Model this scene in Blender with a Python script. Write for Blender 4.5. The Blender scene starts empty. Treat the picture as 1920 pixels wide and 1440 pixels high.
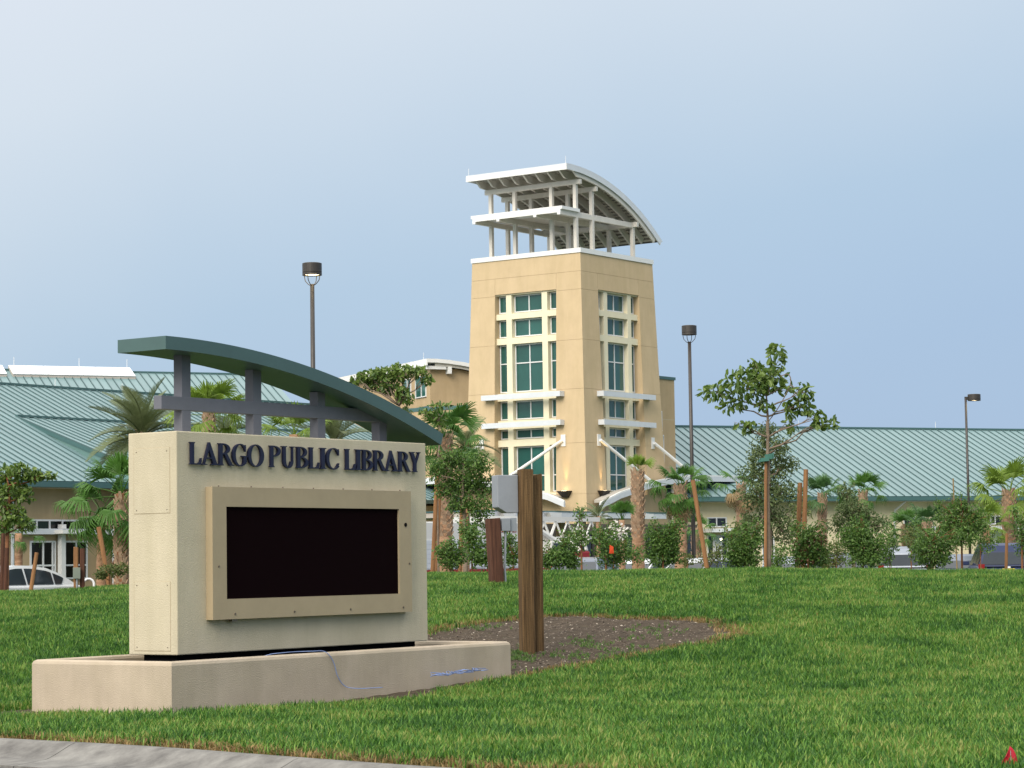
import bpy, bmesh, math, random
import numpy as np
from mathutils import Matrix, Vector
random.seed(7); rng = np.random.default_rng(7)
SC = bpy.context.scene; COL = SC.collection
R = math.radians

# ------------------------------------------------------------------ camera
F_PX, PIT, ROL, TH = 4530.42, .073485523, -.0152683927, .950075671
CAM_H = 1.55
TB = R(24.4)
_fw = np.array([0, math.cos(PIT), math.sin(PIT)]); _up = np.array([0, -math.sin(PIT), math.cos(PIT)]); _rt = np.array([1., 0, 0])
_r2 = math.cos(ROL)*_rt + math.sin(ROL)*_up; _u2 = -math.sin(ROL)*_rt + math.cos(ROL)*_up
cd = bpy.data.cameras.new('camera'); cam = bpy.data.objects.new('camera', cd); COL.objects.link(cam)
cd.sensor_width = 36; cd.lens = F_PX/1920*36; cd.clip_start = .5; cd.clip_end = 9000
m = Matrix.Identity(4)
for i in range(3):
    m[i][0] = _r2[i]; m[i][1] = _u2[i]; m[i][2] = -_fw[i]
m[2][3] = CAM_H
cam.matrix_world = m
SC.camera = cam

# ------------------------------------------------------------------ sky, sun, exposure
SUN_EL, SUN_AZ = R(34), R(-26)         # azimuth measured from behind the camera towards the left
sun_dir = Vector((math.sin(SUN_AZ)*math.cos(SUN_EL), -math.cos(SUN_AZ)*math.cos(SUN_EL), math.sin(SUN_EL)))
W = bpy.data.worlds.new('World'); SC.world = W; W.use_nodes = True
nt = W.node_tree; nt.nodes.clear(); N = nt.nodes.new; LK = nt.links.new
out = N('ShaderNodeOutputWorld'); bg1 = N('ShaderNodeBackground'); bg2 = N('ShaderNodeBackground'); addn = N('ShaderNodeMixShader'); addn.inputs[0].default_value = .88
sky = N('ShaderNodeTexSky'); sky.sky_type = 'NISHITA'; sky.sun_disc = False
sky.sun_elevation = SUN_EL; sky.sun_rotation = math.atan2(sun_dir.x, sun_dir.y); sky.air_density = 1.2; sky.dust_density = 1.5
bg1.inputs[1].default_value = .05
LK(sky.outputs[0], bg1.inputs[0])
tc = N('ShaderNodeTexCoord'); sep = N('ShaderNodeSeparateXYZ'); LK(tc.outputs['Generated'], sep.inputs[0])
noi = N('ShaderNodeTexNoise'); noi.inputs['Scale'].default_value = 3.0; noi.inputs['Detail'].default_value = 4; LK(tc.outputs['Generated'], noi.inputs['Vector'])
mp = N('ShaderNodeMath'); mp.operation = 'MULTIPLY_ADD'; LK(noi.outputs['Fac'], mp.inputs[0]); mp.inputs[1].default_value = .09; mp.inputs[2].default_value = -.045
ad = N('ShaderNodeMath'); ad.operation = 'ADD'; LK(sep.outputs['Z'], ad.inputs[0]); LK(mp.outputs[0], ad.inputs[1])
lf = N('ShaderNodeMath'); lf.operation = 'MULTIPLY_ADD'; LK(sep.outputs['X'], lf.inputs[0]); lf.inputs[1].default_value = -.22; LK(ad.outputs[0], lf.inputs[2])
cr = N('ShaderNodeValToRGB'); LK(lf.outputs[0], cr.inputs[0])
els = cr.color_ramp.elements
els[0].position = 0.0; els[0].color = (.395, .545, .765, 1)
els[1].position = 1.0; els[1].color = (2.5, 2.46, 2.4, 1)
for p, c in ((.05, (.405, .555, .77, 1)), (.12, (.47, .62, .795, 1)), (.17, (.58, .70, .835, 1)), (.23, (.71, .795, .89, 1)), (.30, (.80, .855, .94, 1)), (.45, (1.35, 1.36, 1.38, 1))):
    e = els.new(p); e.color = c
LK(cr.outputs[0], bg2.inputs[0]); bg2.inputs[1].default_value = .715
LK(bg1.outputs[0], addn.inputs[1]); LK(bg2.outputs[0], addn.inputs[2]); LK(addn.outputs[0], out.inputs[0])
sl = bpy.data.lights.new('sun', 'SUN'); so = bpy.data.objects.new('sun', sl); COL.objects.link(so)
sl.energy = 2.0; sl.angle = R(34); sl.color = (1.0, .92, .80)
so.rotation_euler = sun_dir.to_track_quat('Z', 'Y').to_euler()
SC.view_settings.view_transform = 'Standard'; SC.view_settings.look = 'None'; SC.view_settings.gamma = 1
SC.view_settings.use_curve_mapping = False; SC.view_settings.exposure = 0.52
SC.render.engine = 'CYCLES'

# ------------------------------------------------------------------ helpers
def ray(px, py):
    v = _r2*((px-960)/F_PX) - _u2*((py-720)/F_PX) + _fw
    return v/v[1]
def at(px, py, d):
    p = ray(px, py)*d; return Vector((p[0], p[1], p[2]+CAM_H))
KY = [8, 24, 28, 31, 34, 38, 43, 48, 51, 54, 58, 64, 75]
KZ = [-.03, -.05, -.055, .06, .26, .60, .94, 1.20, 1.26, 1.18, .75, .25, .12]
def sm(a, b, x):
    t = np.clip((x-a)/(b-a), 0, 1); return t*t*(3-2*t)
def gz(x, y):
    return np.interp(y, KY, KZ)*(1-.20*sm(-4, -11, x)-.10*sm(4, 11, x))
def ground_at0(px, d):
    p = gpos(px, d); p.z = max(p.z, .134); return p
def gpos(px, d, dz=0.):
    x = ray(px, 1050)[0]*d; return Vector((x, d, float(gz(x, d))+dz))

MATS = {}
def mat(name, col, rough=.7, var=.12, scale=6., bump=0., bscale=40., spec=.4, metal=0., col2=None, stretch=None, emit=None, detail=5, trans=0., tint=None, randobj=0., stain=0.):
    if name in MATS: return MATS[name]
    M = bpy.data.materials.new(name); MATS[name] = M; M.use_nodes = True
    t = M.node_tree; n = t.nodes; b = n['Principled BSDF']; lk = t.links.new
    b.inputs['Roughness'].default_value = rough; b.inputs['Metallic'].default_value = metal
    b.inputs['Specular IOR Level'].default_value = spec
    c1 = col; c2 = col2 if col2 else tuple(c*(1-var*2) for c in col)
    tcn = n.new('ShaderNodeTexCoord'); src = tcn.outputs['Object']
    if stretch:
        mpn = n.new('ShaderNodeMapping'); mpn.inputs['Scale'].default_value = stretch; lk(src, mpn.inputs['Vector']); src = mpn.outputs[0]
    nz = n.new('ShaderNodeTexNoise'); nz.inputs['Scale'].default_value = scale; nz.inputs['Detail'].default_value = detail; nz.inputs['Roughness'].default_value = .65
    lk(src, nz.inputs['Vector'])
    rp = n.new('ShaderNodeValToRGB'); lk(nz.outputs['Fac'], rp.inputs[0])
    rp.color_ramp.elements[0].position = .32; rp.color_ramp.elements[1].position = .68
    rp.color_ramp.elements[0].color = (*c2, 1); rp.color_ramp.elements[1].color = (*c1, 1)
    co = rp.outputs[0]
    if tint:
        an = n.new('ShaderNodeAttribute'); an.attribute_name = 'tint'
        mx = n.new('ShaderNodeMixRGB'); mx.blend_type = 'MIX'; lk(an.outputs['Fac'], mx.inputs[0]); lk(co, mx.inputs[1]); mx.inputs[2].default_value = (*tint, 1); co = mx.outputs[0]
    if randobj:
        oi = n.new('ShaderNodeObjectInfo'); hs = n.new('ShaderNodeHueSaturation'); ma = n.new('ShaderNodeMath'); ma.operation = 'MULTIPLY_ADD'
        lk(oi.outputs['Random'], ma.inputs[0]); ma.inputs[1].default_value = randobj*2; ma.inputs[2].default_value = 1-randobj
        lk(ma.outputs[0], hs.inputs['Value']); lk(co, hs.inputs['Color']); co = hs.outputs[0]
    if stain:
        mp2 = n.new('ShaderNodeMapping'); mp2.inputs['Scale'].default_value = (1.9, 1.9, .28); lk(tcn.outputs['Object'], mp2.inputs['Vector'])
        n2 = n.new('ShaderNodeTexNoise'); n2.inputs['Scale'].default_value = 1.; n2.inputs['Detail'].default_value = 6; n2.inputs['Roughness'].default_value = .7; lk(mp2.outputs[0], n2.inputs['Vector'])
        r2 = n.new('ShaderNodeValToRGB'); r2.color_ramp.elements[0].position = .38; r2.color_ramp.elements[1].position = .62; k_ = 1-stain
        r2.color_ramp.elements[0].color = (k_, k_, k_*.97, 1); r2.color_ramp.elements[1].color = (1, 1, 1, 1); lk(n2.outputs['Fac'], r2.inputs[0])
        m2 = n.new('ShaderNodeMixRGB'); m2.blend_type = 'MULTIPLY'; m2.inputs[0].default_value = 1; lk(co, m2.inputs[1]); lk(r2.outputs[0], m2.inputs[2]); co = m2.outputs[0]
    lk(co, b.inputs['Base Color'])
    if bump:
        nb = n.new('ShaderNodeTexNoise'); nb.inputs['Scale'].default_value = bscale; nb.inputs['Detail'].default_value = 3; lk(tcn.outputs['Object'], nb.inputs['Vector'])
        bp = n.new('ShaderNodeBump'); bp.inputs['Strength'].default_value = bump; bp.inputs['Distance'].default_value = .02
        lk(nb.outputs['Fac'], bp.inputs['Height']); lk(bp.outputs[0], b.inputs['Normal'])
    if emit:
        b.inputs['Emission Color'].default_value = (*emit[0], 1); b.inputs['Emission Strength'].default_value = emit[1]
    if trans:
        tr = n.new('ShaderNodeBsdfTranslucent'); lk(co, tr.inputs[0]); mxs = n.new('ShaderNodeMixShader'); mxs.inputs[0].default_value = trans
        lk(b.outputs[0], mxs.inputs[1]); lk(tr.outputs[0], mxs.inputs[2]); lk(mxs.outputs[0], n['Material Output'].inputs[0])
    return M

def tag(o, label=None, cat=None, group=None, kind=None):
    if label: o['label'] = label
    if cat: o['category'] = cat
    if group: o['group'] = group
    if kind: o['kind'] = kind
    return o
def empty(name, loc=(0, 0, 0), rz=0., label=None, cat=None, group=None):
    o = bpy.data.objects.new(name, None); COL.objects.link(o); o.location = loc; o.rotation_euler = (0, 0, rz); o.empty_display_size = .3
    return tag(o, label, cat, group)
def link(name, me, parent=None, loc=None, rot=None):
    o = bpy.data.objects.new(name, me); COL.objects.link(o)
    if parent: o.parent = parent
    if loc is not None: o.location = loc
    if rot is not None: o.rotation_euler = rot
    return o
class MB:
    def __init__(s): s.v = []; s.f = []; s.mi = []; s.m = 0
    def add(s, vs, fs):
        o = len(s.v); s.v += [tuple(map(float, q)) for q in vs]
        for f in fs: s.f.append([i+o for i in f]); s.mi.append(s.m)
        return s
    def box(s, x0, x1, y0, y1, z0, z1):
        return s.hexa([(x0, y0, z0), (x1, y0, z0), (x1, y1, z0), (x0, y1, z0)], [(x0, y0, z1), (x1, y0, z1), (x1, y1, z1), (x0, y1, z1)])
    def hexa(s, a, b):
        n = len(a); fs = [list(range(n))[::-1], list(range(n, 2*n))]
        for i in range(n): j = (i+1) % n; fs.append([i, j, n+j, n+i])
        return s.add(list(a)+list(b), fs)
    def prism(s, poly, fn, d0, d1):      # poly in 2d, fn(u,v,d)->xyz
        return s.hexa([fn(u, v, d0) for u, v in poly], [fn(u, v, d1) for u, v in poly])
    def strip(s, outer, inner, fn, d0, d1):   # ribbon solid between two polylines
        n = len(outer); vs = []; fs = []
        for (a, b) in zip(outer, inner): vs += [fn(*a, d0), fn(*b, d0), fn(*b, d1), fn(*a, d1)]
        for i in range(n-1):
            o = 4*i; q = o+4
            for k in range(4): l = (k+1) % 4; fs.append([o+k, o+l, q+l, q+k])
        fs.append([3, 2, 1, 0]); e = 4*(n-1); fs.append([e, e+1, e+2, e+3])
        return s.add(vs, fs)
    def tube(s, pts, r, n=8, cap=True):
        pts = [Vector(p) for p in pts]; rs = r if isinstance(r, (list, tuple)) else [r]*len(pts)
        vs = []; fs = []; ref = None
        for i, p in enumerate(pts):
            t = (pts[min(i+1, len(pts)-1)]-pts[max(i-1, 0)]).normalized()
            if ref is None: ref = Vector((1, 0, 0)) if abs(t.x) < .8 else Vector((0, 1, 0))
            u = (ref-t*ref.dot(t)).normalized(); w = t.cross(u); ref = u
            for k in range(n):
                a = 2*math.pi*k/n; vs.append(p+(u*math.cos(a)+w*math.sin(a))*rs[i])
        for i in range(len(pts)-1):
            for k in range(n): l = (k+1) % n; fs.append([i*n+k, i*n+l, (i+1)*n+l, (i+1)*n+k])
        if cap: fs.append(list(range(n))[::-1]); fs.append([(len(pts)-1)*n+k for k in range(n)])
        return s.add(vs, fs)
    def mesh(s, name, mats, smooth=False, bevel=0., recalc=True):
        me = bpy.data.meshes.new(name); me.from_pydata(s.v, [], s.f)
        mats = mats if isinstance(mats, (list, tuple)) else [mats]
        for q in mats: me.materials.append(q)
        if len(mats) > 1: me.polygons.foreach_set('material_index', s.mi)
        if recalc or bevel:
            b = bmesh.new(); b.from_mesh(me)
            if bevel:
                bmesh.ops.remove_doubles(b, verts=b.verts, dist=1e-5)
                bmesh.ops.bevel(b, geom=list(b.edges), offset=bevel, segments=2, affect='EDGES', profile=.5, clamp_overlap=True)
            bmesh.ops.recalc_face_normals(b, faces=b.faces); b.to_mesh(me); b.free()
        if smooth: me.polygons.foreach_set('use_smooth', [True]*len(me.polygons))
        me.update(); return me
    def build(s, name, mats, parent=None, smooth=False, bevel=0., loc=None, rot=None):
        return link(name, s.mesh(name, mats, smooth, bevel), parent, loc, rot)
def copy_tree(o, parent=None):
    c = o.copy(); COL.objects.link(c)
    if parent: c.parent = parent
    for ch in list(o.children): copy_tree(ch, c)
    return c
def from_np(name, V, Fc, mats, tint=None, smooth=False):
    me = bpy.data.meshes.new(name); nv = len(V); nf, k = Fc.shape
    me.vertices.add(nv); me.vertices.foreach_set('co', np.asarray(V, np.float32).ravel())
    me.loops.add(nf*k); me.loops.foreach_set('vertex_index', Fc.astype(np.int32).ravel())
    me.polygons.add(nf); me.polygons.foreach_set('loop_start', np.arange(0, nf*k, k, dtype=np.int32))
    try: me.polygons.foreach_set('loop_total', np.full(nf, k, np.int32))
    except Exception: pass
    for q in (mats if isinstance(mats, (list, tuple)) else [mats]): me.materials.append(q)
    if tint is not None:
        a = me.attributes.new('tint', 'FLOAT', 'FACE'); a.data.foreach_set('value', np.asarray(tint, np.float32))
    me.update(calc_edges=True); me.validate()
    return me

# ------------------------------------------------------------------ materials
STUCCO = mat('sign_stucco', (.58, .52, .385), .9, .04, 2.5, .32, 75, .2, stain=.10)
PLANTER = mat('planter_stucco', (.50, .42, .325), .9, .07, 2.0, .35, 70, .2, stain=.10)
CABINET = mat('cabinet_paint', (.41, .33, .21), .45, .05, 3, .15, 120, .4)
SCREEN = mat('screen_face', (.0075, .0022, .0032), .8, .3, 300, .3, 260, .03)
NAVY = mat('navy_letter_paint', (.008, .011, .040), .45, .1, 9, 0, 40, .4)
SIGNGREEN = mat('canopy_green_metal', (.065, .125, .12), .42, .06, 2.5, 0, 40, .5)
SIGNGREY = mat('post_grey_paint', (.155, .160, .188), .5, .07, 4, 0, 40, .4)
SCREWM = mat('screw_metal', (.25, .2, .16), .4, .1, 9, metal=.8)
DARK = mat('dark_gap', (.008, .008, .009), .95, .1, 9, spec=.05)
SOIL = mat('shadow_black_soil', (.014, .011, .01), 1., .3, 22, .8, 30, .1)  # near black: shadow inside the planter rim put into the soil colour
TAN = mat('tower_stucco', (.60, .462, .288), .9, .04, 1.2, .25, 26, .2, stain=.07)
TANB = mat('tan_stucco_wall', (.50, .375, .225), .9, .05, 1.2, .25, 26, .2, stain=.08)
CREAM = mat('cream_stucco', (.80, .735, .54), .85, .04, 1.5, .15, 26, .25)
CREAMB = mat('cream_wall_stucco', (.76, .66, .45), .9, .05, .8, .2, 26, .2, stain=.07)
WHITE = mat('white_metal_paint', (.80, .80, .78), .42, .03, 2, 0, 40, .45)
OFFWHITE = mat('offwhite_steel_paint', (.66, .63, .57), .5, .05, 2, 0, 40, .4)
SOFFIT = mat('soffit_grey_paint', (.47, .44, .39), .7, .06, 2, 0, 40, .3)
ALU = mat('white_window_frame', (.74, .75, .75), .4, .03, 3, 0, 40, .5)
SHADEM = mat('sunshade_metal', (.66, .69, .72), .35, .04, 2, 0, 40, .5)
GLASS = mat('green_tinted_glass', (.026, .105, .090), .06, .12, .6, 0, 40, .6, randobj=.22)
DGLASS = mat('dark_window_glass', (.012, .016, .016), .06, .25, .8, 0, 40, .55)
ROOFG = mat('green_roof_metal', (.165, .262, .268), .45, .06, .35, 0, 40, .5, stretch=(1, .25, 1), randobj=.06)
ROOFRIB = mat('roof_seam_shade', (.075, .135, .14), .5, .05, .6, 0, 40, .4)  # shadow side of the seam ribs painted in as darker green
ROOFD = mat('roof_trim_dark_green', (.06, .135, .135), .45, .05, .6, 0, 40, .5)
SKYL = mat('skylight_panel', (.86, .87, .87), .3, .02, 1, 0, 40, .5)
BRONZE = mat('bronze_lamp_metal', (.060, .053, .047), .42, .1, 5, 0, 40, .5, metal=.3)
BLACKM = mat('dark_bronze_sconce', (.03, .024, .022), .5, .1, 6)
LIT = mat('lit_lens', (.9, .8, .6), .3, .02, 3, emit=((1., .80, .48), 6.))
LITW = mat('lit_bulb', (.9, .85, .7), .3, .02, 3, emit=((1., .86, .6), 7.))
OFFLENS = mat('lamp_lens', (.55, .52, .45), .3, .05, 3)
POSTW = mat('weathered_post_wood', (.185, .112, .050), .85, .2, 9, .5, 60, .2, col2=(.050, .030, .014), stretch=(4.5, 4.5, .16))
POSTD = mat('dark_wet_post_wood', (.13, .058, .035), .8, .2, 9, .5, 60, .2, col2=(.045, .02, .014), stretch=(4.5, 4.5, .16))
STAKEW = mat('stake_wood', (.33, .17, .075), .85, .15, 9, .3, 60, .2, col2=(.19, .095, .045), stretch=(1.6, 1.6, .15))
GREYBOX = mat('grey_box_enamel', (.27, .29, .32), .4, .06, 4, .1, 60, .45)
GALV = mat('galvanised_conduit', (.42, .44, .46), .4, .08, 6, metal=.5)
BARK = mat('grey_brown_bark', (.26, .20, .15), .9, .18, 12, .6, 30, .15)
BARKR = mat('red_brown_bark', (.25, .115, .06), .9, .18, 12, .6, 30, .15)
PALMT = mat('palm_trunk', (.46, .29, .18), .95, .15, 6, .7, 26, .1, col2=(.25, .14, .08), stretch=(.6, .6, 3))
BOOT = mat('palm_boot', (.52, .38, .26), .95, .2, 8, .4, 30, .1, col2=(.26, .17, .11))
DRYF = mat('dry_frond', (.33, .24, .12), .9, .15, 8, trans=.2)
LEAF_MAG = mat('broad_leaf', (.070, .145, .026), .42, .15, 3, spec=.45, trans=.35, tint=(.20, .29, .06))
LEAF_OAK = mat('oak_leaf', (.07, .12, .04), .55, .15, 3, spec=.35, trans=.32, tint=(.175, .225, .09))
LEAF_SHR = mat('shrub_leaf', (.05, .125, .026), .45, .15, 3, spec=.4, trans=.36, tint=(.165, .28, .06))
LEAF_RED = mat('red_shrub_leaf', (.085, .032, .02), .5, .15, 3, spec=.4, trans=.2, tint=(.15, .075, .04))
LEAF_YEL = mat('pale_oak_leaf', (.085, .13, .03), .5, .15, 3, spec=.35, trans=.25, tint=(.17, .20, .06))
FAN_G = mat('fan_frond_green', (.085, .205, .032), .5, .15, 4, spec=.35, trans=.3)
FAN_L = mat('fan_frond_lime', (.20, .31, .04), .5, .15, 4, spec=.35, trans=.35)
FAN_D = mat('fan_frond_dark', (.065, .155, .04), .5, .15, 4, spec=.35, trans=.25)
PIN_G = mat('feather_frond', (.16, .20, .085), .55, .15, 4, spec=.3, trans=.25)
FLOWER = mat('white_blossom', (.75, .72, .66), .6, .05, 4)
REDP = mat('red_paint', (.33, .012, .014), .3, .05, 2, spec=.5)
WPAINT = mat('white_car_paint', (.72, .74, .76), .25, .03, 1, spec=.5)
SPAINT = mat('silver_car_paint', (.27, .30, .35), .32, .04, 1, spec=.5, metal=.3)
BPAINT = mat('blue_car_paint', (.018, .030, .085), .4, .06, 1, spec=.3)
DPAINT = mat('dark_blue_grey_paint', (.06, .075, .11), .28, .06, 1, spec=.5)
GPAINT = mat('slate_car_paint', (.14, .165, .215), .28, .06, 1, spec=.5, metal=.2)
CGLASS = mat('car_glass', (.03, .04, .05), .08, .15, .8, spec=.45)
TYRE = mat('tyre_rubber', (.02, .02, .02), .9, .1, 9)
RIM = mat('wheel_metal', (.45, .46, .48), .35, .05, 4, metal=.7)
TAILR = mat('tail_lamp', (.24, .010, .010), .25, .05, 3, spec=.5)
PLATEY = mat('yellow_plate', (.80, .62, .03), .5, .03, 3)
TRUCKW = mat('truck_white_paint', (.76, .75, .70), .35, .04, 1.2, spec=.45)
WIRE = mat('blue_wire', (.20, .28, .52), .5, .05, 5)
FLAGR = mat('red_flag_vinyl', (.55, .012, .035), .45, .08, 9, trans=.25)
TAPEG = mat('green_tie_strap', (.012, .115, .085), .6, .1, 9)
ORANGE = mat('orange_ribbon', (.80, .09, .025), .6, .05, 8, trans=.2)
CONC = mat('curb_concrete', (.235, .228, .21), .9, .2, 3.2, .25, 60, .25, col2=(.105, .10, .094))
ASPH = mat('asphalt', (.055, .055, .056), .9, .15, 30, .3, 90, .25)
DIRT = mat('mulched_dirt', (.088, .068, .048), 1., .25, 9, .9, 30, .1, col2=(.045, .036, .027))
FARG = mat('far_ground_grass', (.06, .10, .03), 1., .2, .5)
GRN = mat('box_green_grey', (.20, .23, .19), .55, .06, 4)
WALLLOW = mat('rust_wall_panel', (.30, .15, .07), .8, .1, 2)

def lawn_mat():
    M = bpy.data.materials.new('lawn_soil'); M.use_nodes = True; t = M.node_tree; n = t.nodes; lk = t.links.new; b = n['Principled BSDF']
    g = n.new('ShaderNodeNewGeometry'); z1 = n.new('ShaderNodeTexNoise'); z1.inputs['Scale'].default_value = 7; z1.inputs['Detail'].default_value = 6; lk(g.outputs['Position'], z1.inputs['Vector'])
    r = n.new('ShaderNodeValToRGB'); lk(z1.outputs['Fac'], r.inputs[0]); r.color_ramp.elements[0].color = (.035, .038, .012, 1); r.color_ramp.elements[1].color = (.075, .095, .025, 1)
    lk(r.outputs[0], b.inputs['Base Color']); b.inputs['Roughness'].default_value = 1; b.inputs['Specular IOR Level'].default_value = .1
    return M
def grass_mat(name, cols, dry=False):
    M = bpy.data.materials.new(name); M.use_nodes = True; t = M.node_tree; n = t.nodes; lk = t.links.new; b = n['Principled BSDF']
    g = n.new('ShaderNodeNewGeometry'); z1 = n.new('ShaderNodeTexNoise'); z1.inputs['Scale'].default_value = .75; z1.inputs['Detail'].default_value = 4; lk(g.outputs['Position'], z1.inputs['Vector'])
    z2 = n.new('ShaderNodeTexNoise'); z2.inputs['Scale'].default_value = 9; z2.inputs['Detail'].default_value = 2; lk(g.outputs['Position'], z2.inputs['Vector'])
    oi = n.new('ShaderNodeAttribute'); oi.attribute_name = 'tint'
    a = n.new('ShaderNodeMath'); a.operation = 'MULTIPLY_ADD'; lk(z2.outputs['Fac'], a.inputs[0]); a.inputs[1].default_value = .45; lk(z1.outputs['Fac'], a.inputs[2])
    a2 = n.new('ShaderNodeMath'); a2.operation = 'MULTIPLY_ADD'; lk(oi.outputs['Fac'], a2.inputs[0]); a2.inputs[1].default_value = .62; lk(a.outputs[0], a2.inputs[2])
    a3 = n.new('ShaderNodeMath'); a3.operation = 'SUBTRACT'; lk(a2.outputs[0], a3.inputs[0]); a3.inputs[1].default_value = .53
    r = n.new('ShaderNodeValToRGB'); lk(a3.outputs[0], r.inputs[0]); e = r.color_ramp.elements
    e[0].position = .22; e[0].color = (*cols[0], 1); e[1].position = .86; e[1].color = (*cols[-1], 1)
    for i, c in enumerate(cols[1:-1]): q = e.new(.22+.64*(i+1)/(len(cols)-1)); q.color = (*c, 1)
    lk(r.outputs[0], b.inputs['Base Color']); b.inputs['Roughness'].default_value = .55; b.inputs['Specular IOR Level'].default_value = .3
    tr = n.new('ShaderNodeBsdfTranslucent'); lk(r.outputs[0], tr.inputs[0]); mx = n.new('ShaderNodeMixShader'); mx.inputs[0].default_value = .3
    lk(b.outputs[0], mx.inputs[1]); lk(tr.outputs[0], mx.inputs[2]); lk(mx.outputs[0], n['Material Output'].inputs[0])
    return M

# ------------------------------------------------------------------ ground
CURB = [(-30, 46), (-14.5, 31.2), (-8.2, 25.5), (-4.775, 22.475), (-3.27, 21.325), (-2.064, 20.037), (-1.13, 19.071), (-.489, 18.466), (1.2, 17.0), (3.4, 15.5), (6.5, 13.9), (12, 12.2), (30, 9.5)]
_c = np.array(CURB); _seg = np.diff(_c, axis=0); _sl = np.hypot(_seg[:, 0], _seg[:, 1])
def curb_s(x, y):
    x = np.asarray(x, float); y = np.asarray(y, float); best = np.full(x.shape, 1e9); sgn = np.zeros(x.shape)
    for (a, d, l) in zip(_c[:-1], _seg, _sl):
        u = d/l; t = np.clip((x-a[0])*u[0]+(y-a[1])*u[1], 0, l); qx = x-a[0]-u[0]*t; qy = y-a[1]-u[1]*t
        dist = np.hypot(qx, qy); s = u[0]*qy-u[1]*qx; k = dist < best; best = np.where(k, dist, best); sgn = np.where(k, np.sign(s), sgn)
    return best*sgn
DIRTP = np.array([(-1.6, 33.2), (-1.45, 36.2), (-1.25, 36.7), (-.96, 37.3), (-.557, 37.9), (.282, 38.6), (1.132, 38.66), (1.952, 38.1), (2.769, 37.8), (3.105, 37.3), (3.2, 35.9), (2.858, 34.9), (2.133, 34.4), (1.321, 33.05), (.577, 32.05), (-.05, 31.2), (-.4, 30.5), (-1.0, 31.5)])
ax = np.array([math.cos(TH), math.sin(TH)]); ay = np.array([-math.sin(TH), math.cos(TH)])
PO = np.array([-3.703, 26.103])          # near corner of the planter
def in_poly(x, y, P):
    c = np.zeros(np.shape(x), bool); j = len(P)-1
    for i in range(len(P)):
        xi, yi = P[i]; xj, yj = P[j]
        c ^= ((yi > y) != (yj > y)) & (x < (xj-xi)*(y-yi)/(yj-yi+1e-12)+xi); j = i
    return c
def planter_uv(x, y):
    return (x-PO[0])*ax[0]+(y-PO[1])*ax[1], (x-PO[0])*ay[0]+(y-PO[1])*ay[1]
def wob(x, y): return .12*np.sin(x*5.1+y*2.3)+.08*np.sin(x*11.3-y*7.9+1)
def bare(x, y):      # 1 where the soil is bare
    u, v = planter_uv(x, y); w = wob(x, y)
    strip = (u > -.25) & (u < 6.5) & (v > -.20-.22*(u > 1.2)*(u < 4.6)-w) & (v < 2.45) & ~((u < 1.3) & (v < 0) & (u > -.1) & (v < -.05))
    strip |= in_poly(u, v+w*.6, np.array([(.25, .1), (1.2, -.42), (2.3, -.95), (3.3, -.95), (4.2, -.55), (5.2, -.3), (6.3, -.15), (6.4, .2)]))
    strip |= in_poly(u+w*.5, v, np.array([(.1, .3), (-.45, .7), (-1.3, 1.3), (-1.5, 2.3), (-.3, 2.7), (.1, 2.4)]))
    return in_poly(x+w*.5, y+w*.5, DIRTP) | strip
LAWNM = lawn_mat()
def grid_xy(xs, ys): X, Y = np.meshgrid(xs, ys, indexing='ij'); return X, Y
def sheet(name, xs, ys, zf, material, kind='structure', facef=None):
    X, Y = grid_xy(xs, ys); Z = zf(X, Y); nx, ny = X.shape
    V = np.stack([X, Y, Z], -1).reshape(-1, 3); i = np.arange(nx*ny).reshape(nx, ny)
    Fc = np.stack([i[:-1, :-1], i[1:, :-1], i[1:, 1:], i[:-1, 1:]], -1).reshape(-1, 4)
    if facef is not None:
        c = V[Fc].mean(1); Fc = Fc[facef(c[:, 0], c[:, 1])]
    me = from_np(name, V, Fc, material); me.polygons.foreach_set('use_smooth', [True]*len(me.polygons))
    o = link(name, me); tag(o, kind=kind); return o
def lawn_z(X, Y):
    z = gz(X, Y)+.018*np.sin(X*2.1+Y*1.3)*np.sin(Y*1.7-X*.6)*sm(20, 40, Y)
    s = curb_s(X, Y); return np.where(s > .12, z, -.4+(z+.4)*np.clip((s+.28)/.40, 0, 1))
xs = np.concatenate([np.linspace(-60, -14, 24)[:-1], np.arange(-14, 14.01, .2), np.linspace(14, 60, 24)[1:]])
ys = np.concatenate([np.linspace(9, 15, 12)[:-1], np.arange(15, 58, .2), np.linspace(58, 66, 9)])
lawn = sheet('lawn', xs, ys, lawn_z, LAWNM)
dirt = sheet('bare_dirt', np.arange(-6.5, 4.2, .1), np.arange(24.5, 40, .1), lambda X, Y: lawn_z(X, Y)+.012+.014*np.sin(X*9+Y*4)*np.sin(Y*11-X*3), DIRT, facef=bare)
sheet('ground', [-3000, -300, -60, 60, 300, 3000], [-200, 0, 60, 300, 3000], lambda X, Y: X*0-.45, FARG)
sheet('parking_lot', np.linspace(-70, 70, 8), [60, 70, 90, 101], lambda X, Y: X*0+.13, ASPH)
sheet('building_ground', np.linspace(-90, 90, 8), [101.2, 130, 200], lambda X, Y: X*0+.42, FARG)
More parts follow.
